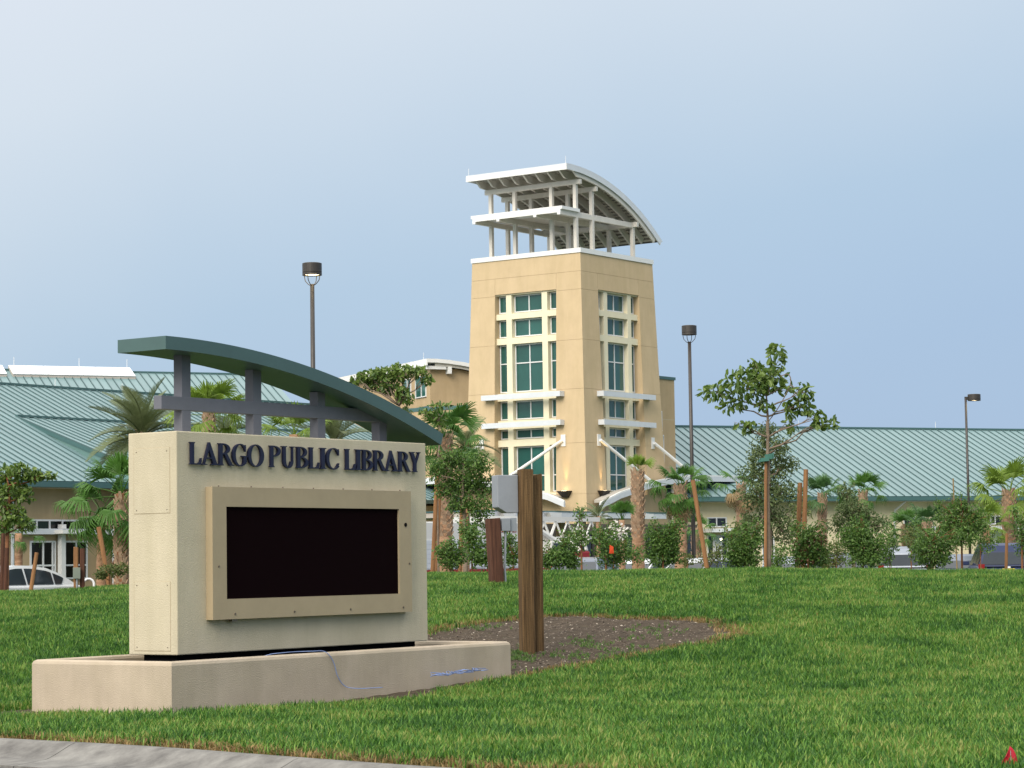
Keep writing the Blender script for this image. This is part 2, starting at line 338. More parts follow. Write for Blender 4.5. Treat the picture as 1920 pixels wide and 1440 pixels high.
# road and curb (gutter pan with its joints)
sheet('road', np.linspace(-40, 40, 60), np.linspace(-30, 44, 60), lambda X, Y: X*0-.172, ASPH, facef=lambda x, y: curb_s(x, y) < -.55)
def offs(P, s):
    P = np.array(P, float); t = np.gradient(P, axis=0); t /= np.linalg.norm(t, axis=1)[:, None]; return P+np.stack([-t[:, 1], t[:, 0]], 1)*s
def densify(P, step=.5):
    o = []
    for a, b in zip(P[:-1], P[1:]):
        n = max(1, int(np.hypot(*(np.array(b)-a))/step)); o += [tuple(np.array(a)+(np.array(b)-a)*k/n) for k in range(n)]
    return np.array(o+[P[-1]])
cp = densify(CURB[1:-1], .35)
for _ in range(6): cp[1:-1] = (cp[:-2]+2*cp[1:-1]+cp[2:])/4
d_ = np.concatenate([[0], np.cumsum(np.hypot(*np.diff(cp, axis=0).T))])
k0 = d_[np.argmin(np.hypot(cp[:, 0]+4.06, cp[:, 1]-21.5))]
prof = [(.0, -.45), (.0, -.012), (-.02, .002), (-.10, .002), (-.15, -.010), (-.34, -.09), (-.43, -.12), (-.80, -.150), (-.80, -.45)]
curb = empty('curb', label=None); curb['kind'] = 'structure'
rings = [np.c_[offs(cp, s), np.full(len(cp), z)] for s, z in prof]
cuts = [k0+3.05*i for i in range(-5, 8)]
for a, b in zip(cuts[:-1], cuts[1:]):
    ts = np.linspace(a+.006, b-.006, 8)
    if ts[0] < 0 or ts[-1] > d_[-1]: continue
    mb = MB(); vs = []
    for q in ts:
        for rg in rings: vs.append([np.interp(q, d_, rg[:, c]) for c in range(3)])
    n = len(prof); fs = [[i*n+k, i*n+(k+1) % n, (i+1)*n+(k+1) % n, (i+1)*n+k] for i in range(7) for k in range(n)]
    fs += [list(range(n))[::-1], [7*n+k for k in range(n)]]
    mb.add(vs, fs).build('curb_section', CONC, curb)
mbj = MB(); vs = []
jr = [np.c_[offs(cp, s-.02 if s > -.1 else s+.02), np.full(len(cp), z-.02 if z > -.4 else z)] for s, z in prof]
mbj.add([jr[k][i] for i in range(len(cp)) for k in range(len(prof))], [[i*9+k, i*9+(k+1) % 9, (i+1)*9+(k+1) % 9, (i+1)*9+k] for i in range(len(cp)-1) for k in range(9)])
mbj.build('joint_filler', DARK, curb)

# ------------------------------------------------------------------ grass (stuff): tufts scattered with geometry nodes
def tuft(name, material, nb, h, spread, w, seed, lean=.5):
    r = np.random.default_rng(seed); V = []; Fc = []; tn = []
    for i in range(nb):
        tn += [r.random()]*3
        a = r.uniform(0, 6.28); b0 = np.array([r.normal(0, spread), r.normal(0, spread), 0.]); hh = h*r.uniform(.55, 1.15); ln = lean*r.uniform(.2, 1.2)
        d = np.array([math.cos(a), math.sin(a), 0]); s = np.array([-d[1], d[0], 0])*w*r.uniform(.7, 1.2)
        p1 = b0+d*hh*ln*.25+np.array([0, 0, hh*.6]); p2 = b0+d*hh*ln+np.array([0, 0, hh*(1-.25*ln)])
        o = len(V); V += [b0-s, b0+s, p1+s*.8, p1-s*.8, p2]; Fc += [[o, o+1, o+2], [o, o+2, o+3], [o+3, o+2, o+4]]
    me = from_np(name, np.array(V), np.array(Fc), material, tn); return bpy.data.objects.new(name, me)
GM1 = grass_mat('lawn_blades', [(.023, .081, .012), (.055, .163, .021), (.108, .248, .032), (.18, .31, .05), (.29, .30, .085)])
GM2 = grass_mat('dry_blades', [(.13, .10, .035), (.26, .18, .065), (.38, .25, .11)])
def scatter(name, emitter, attr, src, dmax, seed, smin, smax):
    """one lawn-covering object: a copy of the emitter mesh whose geometry-nodes modifier plants tufts"""
    o = link(name, emitter.data); tag(o, kind='stuff')
    g = bpy.data.node_groups.new(name+'_nodes', 'GeometryNodeTree'); g.interface.new_socket('Geometry', in_out='INPUT', socket_type='NodeSocketGeometry'); g.interface.new_socket('Geometry', in_out='OUTPUT', socket_type='NodeSocketGeometry')
    n = g.nodes.new; lk = g.links.new
    gi = n('NodeGroupInput'); go = n('NodeGroupOutput'); dp = n('GeometryNodeDistributePointsOnFaces'); dp.distribute_method = 'RANDOM'
    na = n('GeometryNodeInputNamedAttribute'); na.data_type = 'FLOAT'; na.inputs['Name'].default_value = attr
    lk(gi.outputs[0], dp.inputs['Mesh']); lk(na.outputs['Attribute'], dp.inputs['Density']); dp.inputs['Seed'].default_value = seed
    ip = n('GeometryNodeInstanceOnPoints'); lk(dp.outputs['Points'], ip.inputs['Points'])
    join = n('GeometryNodeGeometryToInstance')
    for s in src:
        oi = n('GeometryNodeObjectInfo'); oi.inputs['Object'].default_value = s; oi.inputs['As Instance'].default_value = True; lk(oi.outputs['Geometry'], join.inputs[0])
    lk(join.outputs[0], ip.inputs['Instance']); ip.inputs['Pick Instance'].default_value = True
    rv = n('FunctionNodeRandomValue'); rv.data_type = 'FLOAT_VECTOR'; rv.inputs[0].default_value = (-.15, -.15, 0); rv.inputs[1].default_value = (.15, .15, 6.283); lk(rv.outputs[0], ip.inputs['Rotation'])
    rs = n('FunctionNodeRandomValue'); rs.data_type = 'FLOAT'; rs.inputs[2].default_value = smin; rs.inputs[3].default_value = smax; lk(rs.outputs[1], ip.inputs['Scale'])
    lk(ip.outputs[0], go.inputs[0])
    md = o.modifiers.new('tufts', 'NODES'); md.node_group = g
    return o
me = lawn.data; nv = len(me.vertices); co = np.empty(nv*3, np.float32); me.vertices.foreach_get('co', co); co = co.reshape(-1, 3); X, Y = co[:, 0], co[:, 1]
S = curb_s(X, Y); B = bare(X, Y); inview = (np.abs(X) < .235*Y+1.6) & (Y < 55)
dens = np.where(inview & (S > .05) & ~B, np.interp(Y, [14, 26, 36, 48, 56], [480, 440, 400, 400, 330]), 0.)

# dry, browned blades along the curb, round the dirt and in scattered patches
u_, v_ = planter_uv(X, Y)
near_b = np.zeros(nv)
for dx, dy in ((.3, 0), (-.3, 0), (0, .45), (0, -.3), (.25, .3), (-.25, .3)): near_b = np.maximum(near_b, bare(X+dx, Y+dy))
near_b *= (in_poly(X, Y, (DIRTP-DIRTP.mean(0))*1.25+DIRTP.mean(0)))
nearp = ((u_ > -.55) & (u_ < 6.7) & (v_ > -.5) & (v_ < .3)) | ((u_ > -.55) & (u_ < .3) & (v_ > -.5) & (v_ < 2.5))
dens = dens*np.where(nearp, .38, 1.)*(1-.8*np.clip(near_b, 0, 1))*np.where(Y < 30, .10+.90*sm(.05, 1.0, S), 1)
a = me.attributes.new('density', 'FLOAT', 'POINT'); a.data.foreach_set('value', dens.astype(np.float32))
patch = np.clip(np.sin(X*1.3+2*np.sin(Y*.31))*np.sin(Y*.47+1.4*np.sin(X*.9))-.45, 0, 1)
dd = np.where(inview & (S > .03) & ~B, 760*sm(.9, .2, S)+near_b*420+patch*130+sm(36, 50, Y)*55+10, 0.)
a = me.attributes.new('dry', 'FLOAT', 'POINT'); a.data.foreach_set('value', dd.astype(np.float32))
T1 = [tuft('grass_tuft', GM1, 10, .098, .036, .0052, 10+i) for i in range(5)]
T2 = [tuft('dry_tuft', GM2, 8, .085, .040, .0055, 40+i, 1.1) for i in range(4)]
scatter('grass', lawn, 'density', T1, 1, 3, .5, 1.4)
scatter('dry_grass', lawn, 'dry', T2, 1, 9, .6, 1.15)
# mulch chips and weeds on the bare dirt
def chips():
    me = dirt.data; nv = len(me.vertices); co = np.empty(nv*3, np.float32); me.vertices.foreach_get('co', co); co = co.reshape(-1, 3)
    X, Y = co[:, 0], co[:, 1]; k = np.flatnonzero(in_poly(X, Y, DIRTP) | (rng.random(nv) < .25)); k = k[np.flatnonzero(bare(X[k], Y[k]))]
    sel = rng.choice(k, 5200); C = co[sel]+np.c_[rng.uniform(-.06, .06, (len(sel), 2)), np.full(len(sel), .006)]
    V = []; Fc = []; tn = []
    for i, c in enumerate(C):
        a = rng.uniform(0, 6.28); l = rng.uniform(.008, .028); w = l*rng.uniform(.25, .6); h = rng.uniform(.004, .014); u = np.array([math.cos(a), math.sin(a), rng.normal(0, .25)]); v = np.array([-math.sin(a), math.cos(a), rng.normal(0, .25)])
        o = len(V); V += [c-u*l, c-v*w, c+u*l, c+v*w, c+np.array([0, 0, h])]; Fc += [[o, o+1, o+4], [o+1, o+2, o+4], [o+2, o+3, o+4], [o+3, o, o+4]]; t = 1. if rng.random() < .045 else rng.uniform(0, .28); tn += [t]*4
    CH = mat('mulch_chip', (.075, .05, .036), .95, .2, 9, tint=(.46, .40, .32))
    o = link('mulch_chips', from_np('mulch_chips', np.array(V), np.array(Fc), CH, tn)); tag(o, kind='stuff')
chips()
# ------------------------------------------------------------------ library sign in its planter
SO = (PO[0], PO[1], 0.)
pl = empty('planter', SO, TH, 'long low tan stucco planter box around the foot of the library sign', 'planter')
PLL, PLD, PH, RW = 6.245, 2.149, .535, .14
def planter_wall():
    pr = [(0, -.25), (0, PH-.045), (.012, PH-.016), (.04, PH), (RW-.04, PH), (RW-.012, PH-.012), (RW, PH-.04), (RW, .03)]
    rect = lambda d, z: [(d, d, z), (PLL-d, d, z), (PLL-d, PLD-d, z), (d, PLD-d, z)]
    vs = []; fs = []
    for d, z in pr: vs += rect(d, z)
    for i in range(len(pr)-1):
        for k in range(4): l = (k+1) % 4; fs.append([i*4+k, i*4+l, i*4+4+l, i*4+4+k])
    return MB().add(vs, fs)
planter_wall().build('wall', PLANTER, pl)
MB().box(RW-.01, PLL-RW+.01, RW-.01, PLD-RW+.01, .05, .455).build('soil', SOIL, pl)
sg = empty('library_sign', SO, TH, 'cream stucco monument sign with blue lettering, black message screen and curved green canopy', 'sign')
SX0, SX1, SY0, SY1 = .82, 5.41, .69, 1.444
MB().box(SX0, SX1, SY0, SY1, .565, 3.08).build('wall', STUCCO, sg, bevel=.012)
MB().box(SX0+.12, SX1-.12, SY0+.12, SY1-.12, .3, .57).build('plinth', DARK, sg)  # black colour paints in the shadow gap under the wall
# removable panels in the left end
def panel(z0, z1):
    o = MB().box(SX0-.004, SX0+.02, .795, 1.352, z0, z1).build('access_panel', STUCCO, sg, bevel=.002)
    MB().box(SX0-.0015, SX0+.02, 0.790, 1.357, z0-.005, z1+.003).build('panel_gap', CABINET, sg)
    for y in (.835, 1.31):
        for z in (z0+.04, z1-.04): MB().tube([(SX0-.009, y, z), (SX0+.0, y, z)], .006, 8).build('screw', SCREWM, o)
panel(2.16, 2.90); panel(.612, 1.388)
# message cabinet
CX0, CX1, CZ0, CZ1, CV = 1.292, 4.958, .945, 2.457, .585
sx0, sx1, sz0, sz1 = 1.527, 4.712, 1.176, 2.231
fr = MB()
fr.box(CX0, CX1, CV, SY0-.001, sz1, CZ1); fr.box(CX0, CX1, CV, SY0-.001, CZ0, sz0); fr.box(CX0, sx0, CV, SY0-.001, sz0, sz1); fr.box(sx1, CX1, CV, SY0-.001, sz0, sz1)
cab = fr.build('display_cabinet', CABINET, sg)
MB().box(sx0, sx1, CV+.028, SY0-.004, sz0, sz1).build('screen', SCREEN, cab)
for i in range(7): x = CX0+.16+i*(CX1-CX0-.32)/6; MB().tube([(x, CV+.05, CZ1-.004), (x, CV+.05, CZ1+.018)], .008, 8).build('screw', SCREWM, cab)
for i in range(4): x = CX0+.37+i*(CX1-CX0-.5)/3.05; MB().tube([(x, CV-.008, CZ0+.06), (x, CV+.01, CZ0+.06)], .013, 8).build('screw', SCREWM, cab)
for z in (1.55,): MB().tube([(CX0+.10, CV-.008, z), (CX0+.10, CV+.01, z)], .012, 8).build('screw', SCREWM, cab); MB().tube([(CX1-.05, CV-.008, z), (CX1-.05, CV+.01, z)], .012, 8).build('screw', SCREWM, cab)
MB().tube([(4.84, CV-.006, 2.035), (4.84, CV+.01, 2.035)], .026, 14).build('sensor', DARK, cab)
MB().box(CX0+.34, CX0+.43, CV+.02, CV+.07, CZ0-.03, CZ0-.001).build('drain_fitting', SCREWM, cab)
# four posts, rail and canopy
ARC = (.7002, -10.163, 14.3078)
def arcz(x, r=0.): return ARC[1]+math.sqrt((ARC[2]+r)**2-(x-ARC[0])**2)
PY0, PY1 = 1.0, 1.13
for x in (1.242, 2.466, 3.648, 4.857): MB().box(x, x+.148, PY0, PY1, 3.07, arcz(x+.15)-.13).build('post', SIGNGREY, sg, bevel=.004)
MB().box(.90, 5.02, PY0-.004, PY1-.012, 3.346, 3.500).build('rail', SIGNGREY, sg, bevel=.004)
aA = np.linspace(math.asin((.655-ARC[0])/ARC[2]), math.asin((5.79-ARC[0])/ARC[2]), 40)
out_ = [(ARC[0]+ARC[2]*math.sin(t), ARC[1]+ARC[2]*math.cos(t)) for t in aA]; inn_ = [(ARC[0]+(ARC[2]-.150)*math.sin(t), ARC[1]+(ARC[2]-.150)*math.cos(t)) for t in aA]
MB().strip(out_, inn_, lambda u, v, d: (u, d, v), .69, 1.442).build('canopy', SIGNGREEN, sg)

# raised serif letters
def ell(cx, cy, rx, ry, a0, a1, n=18): return [(cx+rx*math.cos(R(a0+(a1-a0)*i/n)), cy+ry*math.sin(R(a0+(a1-a0)*i/n))) for i in range(n+1)]
def stem(x0, x1, s=.05, z0=0., z1=1., top=True, bot=True):
    p = []
    p += [(x0-s, z0), (x1+s, z0), (x1+s, z0+.035), (x1+.012, z0+.06), (x1, z0+.10)] if bot else [(x0, z0), (x1, z0)]
    p += [(x1, z1-.10), (x1+.012, z1-.06), (x1+s, z1-.035), (x1+s, z1), (x0-s, z1), (x0-s, z1-.035), (x0-.012, z1-.06), (x0, z1-.10)] if top else [(x1, z1), (x0, z1)]
    if bot: p += [(x0, z0+.10), (x0-.012, z0+.06), (x0-s, z0+.035)]
    return ('p', p)
def ring(cx, cy, rx, ry, tx, ty, a0, a1): return ('s', ell(cx, cy, rx, ry, a0, a1), ell(cx, cy, rx-tx, ry-ty, a0, a1))
GLY = {   # width, pieces (cap height 1)
 'L': (.62, [stem(.08, .23), ('p', [(.2, 0), (.58, 0), (.62, .30), (.585, .30), (.53, .12), (.42, .055), (.2, .055)])]),
 'F': (.6, [stem(.08, .23), ('p', [(.22, .945), (.52, .945), (.545, .76), (.58, .76), (.58, 1), (.22, 1)]), ('p', [(.22, .48), (.46, .48), (.46, .56), (.22, .56)])]),
 'E': (.62, [stem(.08, .23), ('p', [(.22, .945), (.52, .945), (.545, .76), (.58, .76), (.58, 1), (.22, 1)]), ('p', [(.22, .48), (.46, .48), (.46, .56), (.22, .56)]), ('p', [(.22, 0), (.6, 0), (.62, .26), (.585, .26), (.53, .06), (.22, .06)])]),
 'I': (.32, [stem(.085, .235, .07)]),
 'P': (.66, [stem(.08, .23), ring(.24, .745, .40, .255, .15, .05, -90, 90)]),
 'B': (.68, [stem(.08, .23), ring(.24, .755, .355, .245, .14, .05, -90, 90), ring(.24, .268, .42, .268, .15, .05, -90, 90)]),
 'R': (.80, [stem(.08, .23), ring(.24, .75, .37, .25, .15, .05, -90, 90), ('p', [(.30, .53), (.45, .53), (.71, .06), (.80, .035), (.80, 0), (.58, 0)])]),
 'O': (.88, [ring(.44, .5, .43, .52, .165, .05, 0, 360)]),
 'C': (.78, [ring(.45, .5, .44, .52, .165, .05, 42, 318), ('p', [(.68, .94), (.72, .97), (.75, .97), (.755, .66), (.72, .66), (.66, .84)]), ('p', [(.70, .12), (.66, .20), (.73, .30), (.765, .28)])]),
 'G': (.84, [ring(.45, .5, .44, .52, .165, .05, 42, 330), ('p', [(.68, .94), (.72, .97), (.75, .97), (.755, .66), (.72, .66), (.66, .84)]), ('p', [(.63, .05), (.78, .12), (.78, .40), (.84, .43), (.84, .47), (.52, .47), (.52, .43), (.63, .40)])]),
 'U': (.82, [('p', [(.11, .3), (.26, .3), (.26, .94), (.33, .965), (.33, 1), (.02, 1), (.02, .965), (.11, .94)]), ('p', [(.64, .3), (.70, .3), (.70, .94), (.80, .965), (.80, 1), (.54, 1), (.54, .965), (.64, .94)]), ring(.405, .3, .295, .32, .15, .07, 180, 360)]),
 'A': (.92, [('p', [(.14, .04), (.20, .04), (.475, .84), (.42, 1.0)]), ('p', [(.42, 1.02), (.47, 1.02), (.84, .04), (.65, .04), (.37, .86)]), ('p', [(.26, .28), (.64, .28), (.62, .335), (.28, .335)]), ('p', [(.04, 0), (.32, 0), (.32, .03), (.21, .06), (.13, .06), (.04, .03)]), ('p', [(.54, 0), (.92, 0), (.92, .03), (.84, .07), (.64, .07), (.54, .03)])]),
 'Y': (.78, [('p', [(.04, 1), (.36, 1), (.36, .965), (.28, .94), (.44, .56), (.47, .42), (.32, .42), (.10, .94), (.04, .965)]), ('p', [(.54, 1), (.76, 1), (.76, .965), (.69, .94), (.47, .42), (.42, .46), (.62, .94), (.54, .965)]), stem(.315, .465, .06, 0, .46, top=False)]),
}
LET = [('L', .993, 1.193), ('A', 1.180, 1.474), ('R', 1.466, 1.735), ('G', 1.712, 1.965), ('O', 1.976, 2.262), ('P', 2.352, 2.561), ('U', 2.568, 2.815), ('B', 2.834, 3.061), ('L', 3.063, 3.262), ('I', 3.269, 3.396), ('C', 3.388, 3.637), ('L', 3.74, 3.949), ('I', 3.941, 4.075), ('B', 4.073, 4.29), ('R', 4.29, 4.56), ('A', 4.514, 4.796), ('R', 4.791, 5.052), ('Y', 5.025, 5.257)]
def letter(ch, x0, x1, z0, z1, y0, depth, material, parent, name='letter'):
    w, ps = GLY[ch]; sx = (x1-x0)/w; mb = MB()
    for i, p in enumerate(ps):
        fn = lambda u, v, d: (x0+u*sx, d, z0+v*(z1-z0)); d0 = y0-depth-.0012*i
        if p[0] == 'p': mb.prism(p[1], fn, d0, y0)
        else: mb.strip(p[1], p[2], fn, d0, y0)
    return mb.build(name, material, parent)
for ch, a_, b_ in LET: letter(ch, a_, b_, 2.705, 2.960, SY0-.012, .030, NAVY, sg)

# blue wire trailing over the planter, and its loose coil
def fworld(x, y, z): return (PO[0]+ax[0]*x+ay[0]*y, PO[1]+ax[1]*x+ay[1]*y, z)
def smooth_path(P, n=8):
    P = [Vector(p) for p in P]; o = []
    for i in range(len(P)-1):
        p0, p1, p2, p3 = P[max(i-1, 0)], P[i], P[i+1], P[min(i+2, len(P)-1)]
        for k in range(n):
            t = k/n; o.append(.5*((2*p1)+(p2-p0)*t+(2*p0-5*p1+4*p2-p3)*t*t+(3*p1-p0-3*p2+p3)*t**3))
    return o+[P[-1]]
wp = [(1.62, .45, .40), (1.75, .2, .53), (1.95, .10, .556), (2.2, .12, .557), (2.4, .05, .556), (2.55, .02, .55), (2.62, -.012, .50), (2.70, -.015, .40), (2.76, -.018, .25), (2.88, -.03, .13), (3.0, -.12, .10), (3.13, -.22, .10), (3.3, -.25, .10)]
w = MB().tube([fworld(*p) for p in smooth_path(wp)], .0048, 6).build('wire', WIRE, smooth=True); tag(w, 'thin pale blue wire trailing from the sign down over the planter rim', 'wire')
cpts = []
for i in range(70):
    t = i/69; x = 4.42+1.0*t; cpts.append(fworld(x+.09*math.sin(i*1.1), -.17+.07*math.cos(i*1.3), .17+.03*t+.05*abs(math.sin(i*.9))*(.6+.4*math.sin(i*.37))))
w = MB().tube(cpts, .0046, 5).build('wire_coil', WIRE, smooth=True); tag(w, 'tangled loose coil of pale blue wire lying in grass against the planter front', 'wire')

# ================================================================== buildings
class Fr:      # a building frame: local x along a facade, y into the building, z up
    def __init__(s, ox, oy, th): s.o = (ox, oy); s.th = th
    def w(s, x, y, z=0.): c, n = math.cos(s.th), math.sin(s.th); return Vector((s.o[0]+c*x-n*y, s.o[1]+n*x+c*y, z))
GB = .42       # floor level at the buildings
def window(parent, fn, s0, s1, z0, z1, d, mull=(), bars=(), glass=GLASS, fw=.055, name='window', frame=None):
    """a framed window: fn(s, d, z) -> local coordinates; frame is the part, every pane a sub-part"""
    mb = MB()
    def bx(a, b, e, f, d0=-.03, d1=.05):
        mb.hexa([fn(a, d+d0, e), fn(b, d+d0, e), fn(b, d+d1, e), fn(a, d+d1, e)], [fn(a, d+d0, f), fn(b, d+d0, f), fn(b, d+d1, f), fn(a, d+d1, f)])
    bx(s0, s1, z1-fw, z1); bx(s0, s1, z0, z0+fw, -.045); bx(s0, s0+fw, z0+fw, z1-fw); bx(s1-fw, s1, z0+fw, z1-fw)
    xs = [s0+fw]+[q for m_ in mull for q in (m_-fw/2, m_+fw/2)]+[s1-fw]; zs = [z0+fw]+[q for m_ in bars for q in (m_-fw/2, m_+fw/2)]+[z1-fw]
    for m_ in mull: bx(m_-fw/2, m_+fw/2, z0+fw, z1-fw)
    for m_ in bars:
        for k in range(0, len(xs), 2): bx(xs[k], xs[k+1], m_-fw/2, m_+fw/2)
    f = mb.build(name, frame or ALU, parent)
    for i in range(0, len(xs), 2):
        for j in range(0, len(zs), 2):
            p = MB(); a, b, e, g = xs[i]+.001, xs[i+1]-.001, zs[j]+.001, zs[j+1]-.001
            p.hexa([fn(a, d+.012, e), fn(b, d+.012, e), fn(b, d+.03, e), fn(a, d+.03, e)], [fn(a, d+.012, g), fn(b, d+.012, g), fn(b, d+.03, g), fn(a, d+.03, g)])
            p.build('pane', glass, f)
    return f

# ------------------------------------------------------------------ tower
TZ = 17.32-GB
tw = empty('library_tower', (3.601, 123., GB), TH, 'tall tan stucco library tower with grid windows and an open curved roof on posts', 'tower')
BT = .03; TW = 6.9
def lz(z): return z+TZ
def core(xa, xb, ya, yb, z0, z1, mb, ins=.022):
    """battered block: sides lying on the outer face lean with the batter"""
    def c(z):
        o = BT*z+ins; e = TW-BT*z-ins
        return (o if xa is None else xa, e if xb is None else xb, o if ya is None else ya, e if yb is None else yb)
    a0, a1, b0, b1 = c(z0); c0, c1, d0, d1 = c(z1)
    mb.hexa([(a0, b0, lz(z0)), (a1, b0, lz(z0)), (a1, b1, lz(z0)), (a0, b1, lz(z0))], [(c0, d0, lz(z1)), (c1, d0, lz(z1)), (c1, d1, lz(z1)), (c0, d1, lz(z1))])
ZB = -16.9; BAY0, BAY1, BZ0, BZ1 = 1.5, 5.4, -12.37, -1.8
mb = MB()
core(None, None, None, None, ZB, BZ0, mb); core(None, None, None, None, BZ1, 0, mb)
core(None, BAY0, None, BAY0, BZ0, BZ1, mb); core(None, BAY0, BAY1, None, BZ0, BZ1, mb); core(BAY1, None, None, BAY0, BZ0, BZ1, mb); core(BAY1, None, BAY1, None, BZ0, BZ1, mb)
mb.box(.75, 6.2, .75, 6.2, lz(BZ0)+.002, lz(BZ1)-.002)
mb.build('wall', TAN, tw)
fL = lambda s, d, z: (d, s, lz(z)); fR = lambda s, d, z: (s, d, lz(z))
def facade(fn, fan):
    def pan(s0, s1, z0, z1):
        g = .006; q = []
        for (sa, z) in ((s0, z0), (s1, z0), (s1, z1), (s0, z1)):
            zz = z+(g if z == z0 else -g)
            if z == 0: zz = 0
            ss = BT*zz if sa is None and sa is s0 else None
            q.append((sa, zz))
        def pt(sa, left, zz, dd):
            if sa is None: ss = (BT*zz) if left else (TW-BT*zz)
            else: ss = sa+(g if left else -g)
            if sa is None and dd > 0: ss = ss+dd if left else ss-dd
            return fn(ss, BT*zz+dd, zz)
        lo, hi = z0+g, (z1-g if z1 < 0 else -.002)
        A = [pt(s0, True, lo, 0), pt(s1, False, lo, 0), pt(s1, False, hi, 0), pt(s0, True, hi, 0)]
        Bk = [pt(s0, True, lo, .045), pt(s1, False, lo, .045), pt(s1, False, hi, .045), pt(s0, True, hi, .045)]
        MB().hexa(A, Bk).build('stucco_panel', TAN, tw)
    pan(None, None, -.95, 0)
    pan(None, BAY0, -1.88, -.95); pan(BAY0, BAY1, -1.8, -.95); pan(BAY1, None, -1.88, -.95)
    for a, b in ((-4.47, -1.88), (-7.0, -4.47), (-9.77, -7.0), (-12.37, -9.77)):
        pan(None, BAY0, a, b); pan(BAY1, None, a, b)
    pan(None, None, -14.6, -12.37); pan(None, None, ZB, -14.6)
    # cream grid: two columns, five beams cut between them
    gd = .04; gb = .50; ctr = 3.45; co = [(ctr-1.135-.173, ctr-1.135+.173), (ctr+1.135-.173, ctr+1.135+.173)]
    segs = [(BAY0+.003, co[0][0]), (co[0][1], co[1][0]), (co[1][1], BAY1-.003)]
    g = MB()
    def bx(a, b, e, f): g.hexa([fn(a, gd, e), fn(b, gd, e), fn(b, gb, e), fn(a, gb, e)], [fn(a, gd, f), fn(b, gd, f), fn(b, gb, f), fn(a, gb, f)])
    for a, b in co: bx(a, b, BZ0+.004, BZ1-.004)
    beams = [(-3.135, -2.83), (-4.44, -4.11), (-7.40, -7.0), (-8.88, -8.43), (-9.79, -9.44), (-12.36, -12.24), (-1.86, -1.806)]
    for a, b in segs:
        for e, f in beams: bx(a, b, e, f)
    g.build('window_grid', CREAM, tw)
    rows = [(-2.83, -1.86, ()), (-4.11, -3.135, ()), (-7.0, -4.44, (-5.44,)), (-8.43, -7.40, ()), (-9.44, -8.88, ()), (-12.24, -9.79, (-11.33,))]
    for z0, z1, bars in rows:
        for i, (a, b) in enumerate(segs):
            window(tw, fn, a+.03, b-.03, z0+.05, z1-.02, .30, (() if i != 1 else ((a+b)/2,)), bars)
            k = MB(); k.hexa([fn(a+.001, .335, z0+.001), fn(b-.001, .335, z0+.001), fn(b-.001, .46, z0+.001), fn(a+.001, .46, z0+.001)], [fn(a+.001, .335, z1-.001), fn(b-.001, .335, z1-.001), fn(b-.001, .46, z1-.001), fn(a+.001, .46, z1-.001)])
            k.build('window_backing', CREAM, tw)
    for za, zb in ((-7.36, -7.09), (-8.83, -8.56)):      # sunshades
        k = MB()
        def sb(a, b, d0, d1, e, f): k.hexa([fn(a, d0, e), fn(b, d0, e), fn(b, d1, e), fn(a, d1, e)], [fn(a, d0, f), fn(b, d0, f), fn(b, d1, f), fn(a, d1, f)])
        sb(.98, 5.98, -.64, -.58, za, zb); sb(.98, 1.04, -.58, BT*za-.002, za, zb); sb(5.92, 5.98, -.58, BT*za-.002, za, zb)
        sh = k.build('sunshade', SHADEM, tw)
        for q in range(7):
            l = MB(); dd = -.56+q*.05; l.hexa([fn(1.05, dd, za+.06), fn(5.91, dd, za+.06), fn(5.91, dd+.035, za+.06), fn(1.05, dd+.035, za+.06)], [fn(1.05, dd, za+.10), fn(5.91, dd, za+.10), fn(5.91, dd+.035, za+.10), fn(1.05, dd+.035, za+.10)])
            l.build('louvre', SHADEM, sh)
facade(fL, 0); facade(fR, 1)
mb = MB(); o = .05
for a in ((-o, TW+o, -o, .35), (-o, TW+o, TW-.35, TW+o), (-o, .35, .352, TW-.352), (TW-.35, TW+o, .352, TW-.352)): mb.box(a[0], a[1], a[2], a[3], lz(.003), lz(.245))
mb.build('parapet', WHITE, tw)
MB().box(.36, TW-.36, .36, TW-.36, lz(.003), lz(.06)).build('deck', SOFFIT, tw)
# crown: posts, platform, curved roof
RC = (-.515, -9.77, 14.348)
def rz(x, off=0.): return RC[1]+math.sqrt((RC[2]+off)**2-(x-RC[0])**2)
CX = (.75, 2.25, 6.15); CY = (.75, 2.25, 4.6, 6.15)
for x in CX:
    for y in CY:
        MB().box(x-.095, x+.095, y-.095, y+.095, lz(.06), lz(min(rz(x)-.62, 9) if x < 6 else 2.0)).build('crown_post', OFFWHITE, tw)
for y in CY: MB().box(-.74, 6.35, y-.088, y+.088, lz(1.955), lz(2.22)).build('platform_beam', OFFWHITE, tw)
pf = MB(); pf.box(-.795, .86, .55, 6.36, lz(2.223), lz(2.39)).build('platform_slab', WHITE, tw)
MB().box(-.80, -.745, .652, 6.25, lz(2.06), lz(2.221)).build('platform_fascia', WHITE, tw)
for y in CY: MB().box(-.812, -.747, y-.09, y+.09, lz(1.945), lz(2.058)).build('beam_end', WHITE, tw)
MB().box(.862, 4.6, .85, 6.05, lz(2.223), lz(2.30)).build('platform_soffit', OFFWHITE, tw)
for x in (.75, 2.25): MB().box(x-.09, x+.09, .40, 6.5, lz(rz(x)-.84), lz(rz(x)-.60)).build('roof_beam', OFFWHITE, tw)
MB().box(6.06, 6.24, .40, 6.5, lz(2.0), lz(2.26)).build('roof_beam', OFFWHITE, tw)
def arc(x0, x1, off, n=26): return [(RC[0]+(RC[2]+off)*math.sin(t), lz(RC[1]+(RC[2]+off)*math.cos(t))) for t in np.linspace(math.asin((x0-RC[0])/(RC[2]+off)), math.asin((x1-RC[0])/(RC[2]+off)), n)]
fy = lambda u, v, d: (u, d, v)
RY0, RY1 = .30, 6.72
